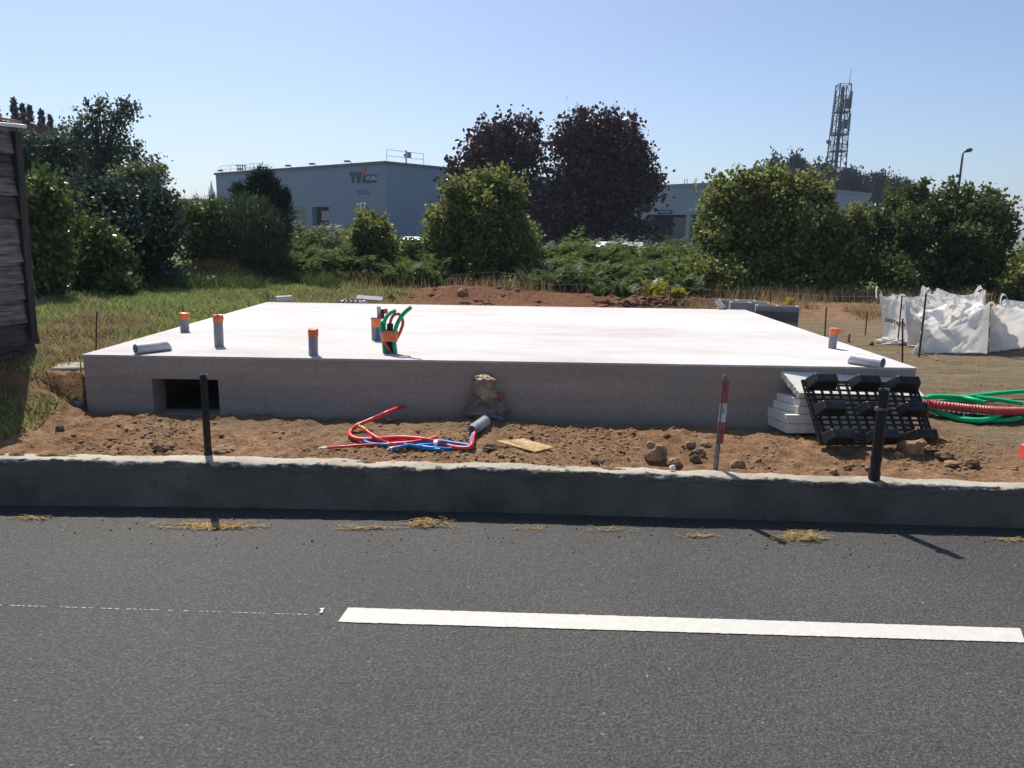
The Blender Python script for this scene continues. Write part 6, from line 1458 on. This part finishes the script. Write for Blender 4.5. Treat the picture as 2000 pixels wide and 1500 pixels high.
for (cx, cy, rz, ztop, lab) in ((c1[0] + 0.08, 9.95, -10, PY(1452, 590, 9.95)[2] - 0.19, 'grey block carrying the half hidden block'), (c2[0], 10.5, -6, PY(1440, 586, 10.5)[2] - 0.19, 'grey block carrying the farthest block')):
    z = ztop - 0.192
    for i in range(3):
        if z > gz - 0.1: block((cx, cy, z), R(rz), lab + ', course %d down' % (i + 1)); z -= 0.192

# black boards behind the slab
a = PY(700, 590, 10.6); m = MB(); m.obox(PY(695, 586, 10.4), (0.34, 0.1, -0.03), (-0.03, 0.25, 0.03), (0, 0, 0.02)); o = m.build('dark_board', 'grey_block', origin=PY(695, 586, 10.4), bevel=0.003); tag(o, 'dark grey board propped behind the back edge of the slab', 'board')
t = thing('ribbed_mat', 'black ribbed plastic mat showing behind the slab left of the dark board', 'mat', PY(675, 592, 10.2))
for i in range(5):
    p = PY(664 + i * 9, 592, 10.2); MB().tube(spline([p + np.array([-0.03, 0, -0.05]), p + np.array([-0.01, 0, 0.025]), p + np.array([0.03, 0.05, 0.045]), p + np.array([0.10, 0.1, 0.03])], 5), 0.008, 6).build('rib', 'black_plastic', t)
MB().obox(PY(660, 596, 10.25), (0.36, 0, 0), (0, 0.3, 0), (0, 0, 0.06)).build('sheet', 'white_tape', t, bevel=0.006)

# ------------------------------------------------------------------ wire fence along the back
def fence():
    A, B = PY(556, 553, 17.0), PY(1720, 609, 12.4); A[2] = 0.44; B[2] = 0.42
    t = thing('wire_fence', 'slack wire fence on thin stakes behind the foundation', 'fence', A); n = 7
    tops = []
    for i in range(n + 1):
        p = A + (B - A) * i / n; gz_ = hz(p[0], p[1]); tops.append((p, gz_)); MB().tube([(p[0], p[1], gz_ - 0.03), (p[0] + 0.02 * math.sin(i * 2), p[1], gz_ + 0.40)], 0.008, 6).build('stake', 'rusty_steel', t)
    for h in (0.34, 0.18):
        m = MB()
        for i in range(n):
            (p, g0), (q, g1) = tops[i], tops[i + 1]; a, b = np.array([p[0], p[1], g0 + h]), np.array([q[0], q[1], g1 + h]); mid = (a + b) / 2 - np.array([0, 0, 0.035]); m.tube(spline([a, mid, b], 5), 0.0032, 4)
        m.build('wire', 'pvc_light', t)
fence()

# ------------------------------------------------------------------ little things
def ragwort():
    B = G(1543, 612); T = PY(1540, 588, B[1]); t = thing('yellow_flower_plant', 'single yellow flowering weed behind the concrete blocks', 'plant', B); rng = np.random.default_rng(4)
    m = MB(); heads = []
    for dx, dy in ((0, 0), (-7, 7), (6, 5), (2, -4), (-3, 4)):
        e = PY(1540 + dx, 588 + dy, B[1]); heads.append(e); m.tube(spline([B, (B + e) / 2 + np.array([0.01, 0, 0]), e], 4), 0.005, 5)
    m.build('stem', 'leaf_mid', t)
    P4 = np.concatenate([h + rng.normal(size=(60, 3)) * np.array([0.022, 0.022, 0.014]) for h in heads]); d = unit(rng.normal(size=P4.shape) + np.array([0, 0, 0.6])); n = len(P4)
    needles('flower_heads', P4, d, 0.02 + 0.01 * rng.random(n), 0.007 + 0 * d[:, 0], 'yellow_flower', t, rng)
    Q = np.stack([np.full(40, B[0]), np.full(40, B[1]), B[2] + rng.random(40) * 0.22], -1); needles('leaves', Q, unit(rng.normal(size=Q.shape) + np.array([0, 0, 0.3])), 0.06 + 0.04 * rng.random(40), 0.01 + 0 * Q[:, 0], 'leaf_fresh', t, rng)
ragwort()
p = G(1998, 893); m = MB(); m.hexa([Vector(tuple(p)) + Vector(v) for v in ((-0.012, -0.03, -0.01), (0.09, -0.03, -0.01), (0.09, 0.05, -0.01), (-0.012, 0.05, -0.01), (0.0, -0.025, 0.082), (0.08, -0.025, 0.082), (0.08, 0.045, 0.082), (0.0, 0.045, 0.082))]); o = m.build('red_box', 'red_plastic', origin=p, bevel=0.006); tag(o, 'red plastic box cut by the right edge of the picture', 'box')
p = G(1657, 668); m = MB(); m.hexa([Vector(tuple(p)) + Vector(v) for v in ((-0.012, -0.015, -0.01), (0.016, -0.015, -0.01), (0.016, 0.015, -0.01), (-0.012, 0.015, -0.01), (-0.012, -0.015, 0.10), (0.012, -0.015, 0.115), (0.012, 0.015, 0.115), (-0.012, 0.015, 0.10))]); o = m.build('wooden_peg', 'brick_red', origin=p, bevel=0.003); tag(o, 'orange brown peg in the ground right of the foundation', 'peg')
p = G(412, 552, 0.02); o = lump('plastic_bag', 'blue_bag', (p[0], p[1], p[2] + 0.03), (0.10, 0.08, 0.075), 92, origin=p, amp=0.8, freq=3.5, flat=False); tag(o, 'crumpled bluish plastic bag beside the heap of dead grass', 'bag')
p = G(352, 560, 0.02); m = MB(); m.obox(p + np.array([-0.16, 0, 0.0]), (0.26, 0.03, 0.005), (0, 0.06, 0), (0, 0, 0.015)); o = m.build('white_plank', 'sign_white', origin=p, bevel=0.003); tag(o, 'short white plank in the grass below the glossy bush', 'plank')

# ------------------------------------------------------------------ straw on the road
def straw(x, y, wx, wy, n, label, seed, lmax=0.12, lift=0.012):
    rng = random.Random(seed); c = P(x, y, 0.0); k = px_m(3.9) * 1.05; m = MB()
    for i in range(n):
        px_ = min(max(rng.gauss(0, 0.42), -1.1), 1.1) * wx; py_ = rng.gauss(0, 0.4) * wy; q = P(x + px_, y + py_, 0.0); L = rng.uniform(0.25, 1) * lmax; a = rng.gauss(0, 0.55) if rng.random() < 0.8 else rng.uniform(0, 3.14); up = rng.random() ** 2 * lift
        d = Vector((math.cos(a), math.sin(a) * 0.8, rng.gauss(0, 0.05))) * L; p0 = Vector((q[0], q[1], 0.004 + up)) - d / 2; p0.z = max(p0.z, 0.004); p1 = p0 + d; p1.z = max(p1.z, 0.004); mid = (p0 + p1) / 2 + Vector((rng.gauss(0, 0.006), rng.gauss(0, 0.006), abs(rng.gauss(0, 0.004))))
        m.tube([p0, mid, p1], rng.uniform(0.0009, 0.0018), 4, cap=False)
    o = m.build('straw_wisp', 'straw', origin=c); tag(o, label, 'straw', 'straw blown against the low wall'); o['kind'] = 'thing'
straw(410, 1030, 115, 7, 190, 'longest wisp of straw on the road, crossed by the left post shadow', 1)
straw(60, 1014, 40, 3, 26, 'small wisp of straw at the left end of the low wall', 2)
straw(830, 1026, 45, 8, 90, 'ragged wisp of straw in the middle of the low wall', 3, 0.13, 0.03)
straw(715, 1033, 60, 4, 30, 'thin scattered straws left of the middle wisp', 4, 0.16)
straw(1185, 1037, 50, 6, 14, 'few loose straws right of the middle wisp', 5, 0.11)
straw(1050, 1034, 45, 4, 9, 'two or three loose straws below the wooden board', 8, 0.11)
straw(1565, 1053, 52, 8, 150, 'tangled tuft of straw between the stake shadow and the right post shadow', 6, 0.10, 0.035)
straw(1370, 1048, 45, 2, 24, 'flat brown straws left of the tangled tuft', 9, 0.10)
straw(1975, 1056, 30, 3, 26, 'small wisp of straw at the right edge of the road', 7)

# ------------------------------------------------------------------ summer haze
m_, t_, b_ = nt('haze_air'); t_.nodes.remove(b_)
pv = node(t_, 'ShaderNodeVolumePrincipled'); pv.inputs['Color'].default_value = (0.70, 0.83, 1.0, 1); pv.inputs['Density'].default_value = 0.0005; pv.inputs['Anisotropy'].default_value = 0.2
t_.links.new(pv.outputs[0], t_.nodes['Material Output'].inputs['Volume']); MAT['haze_air'] = m_
o = MB().box((0, 300, 24), (1700, 760, 52)).build('haze', 'haze_air'); tag(o, 'thin blue summer haze in the air', kind='stuff')
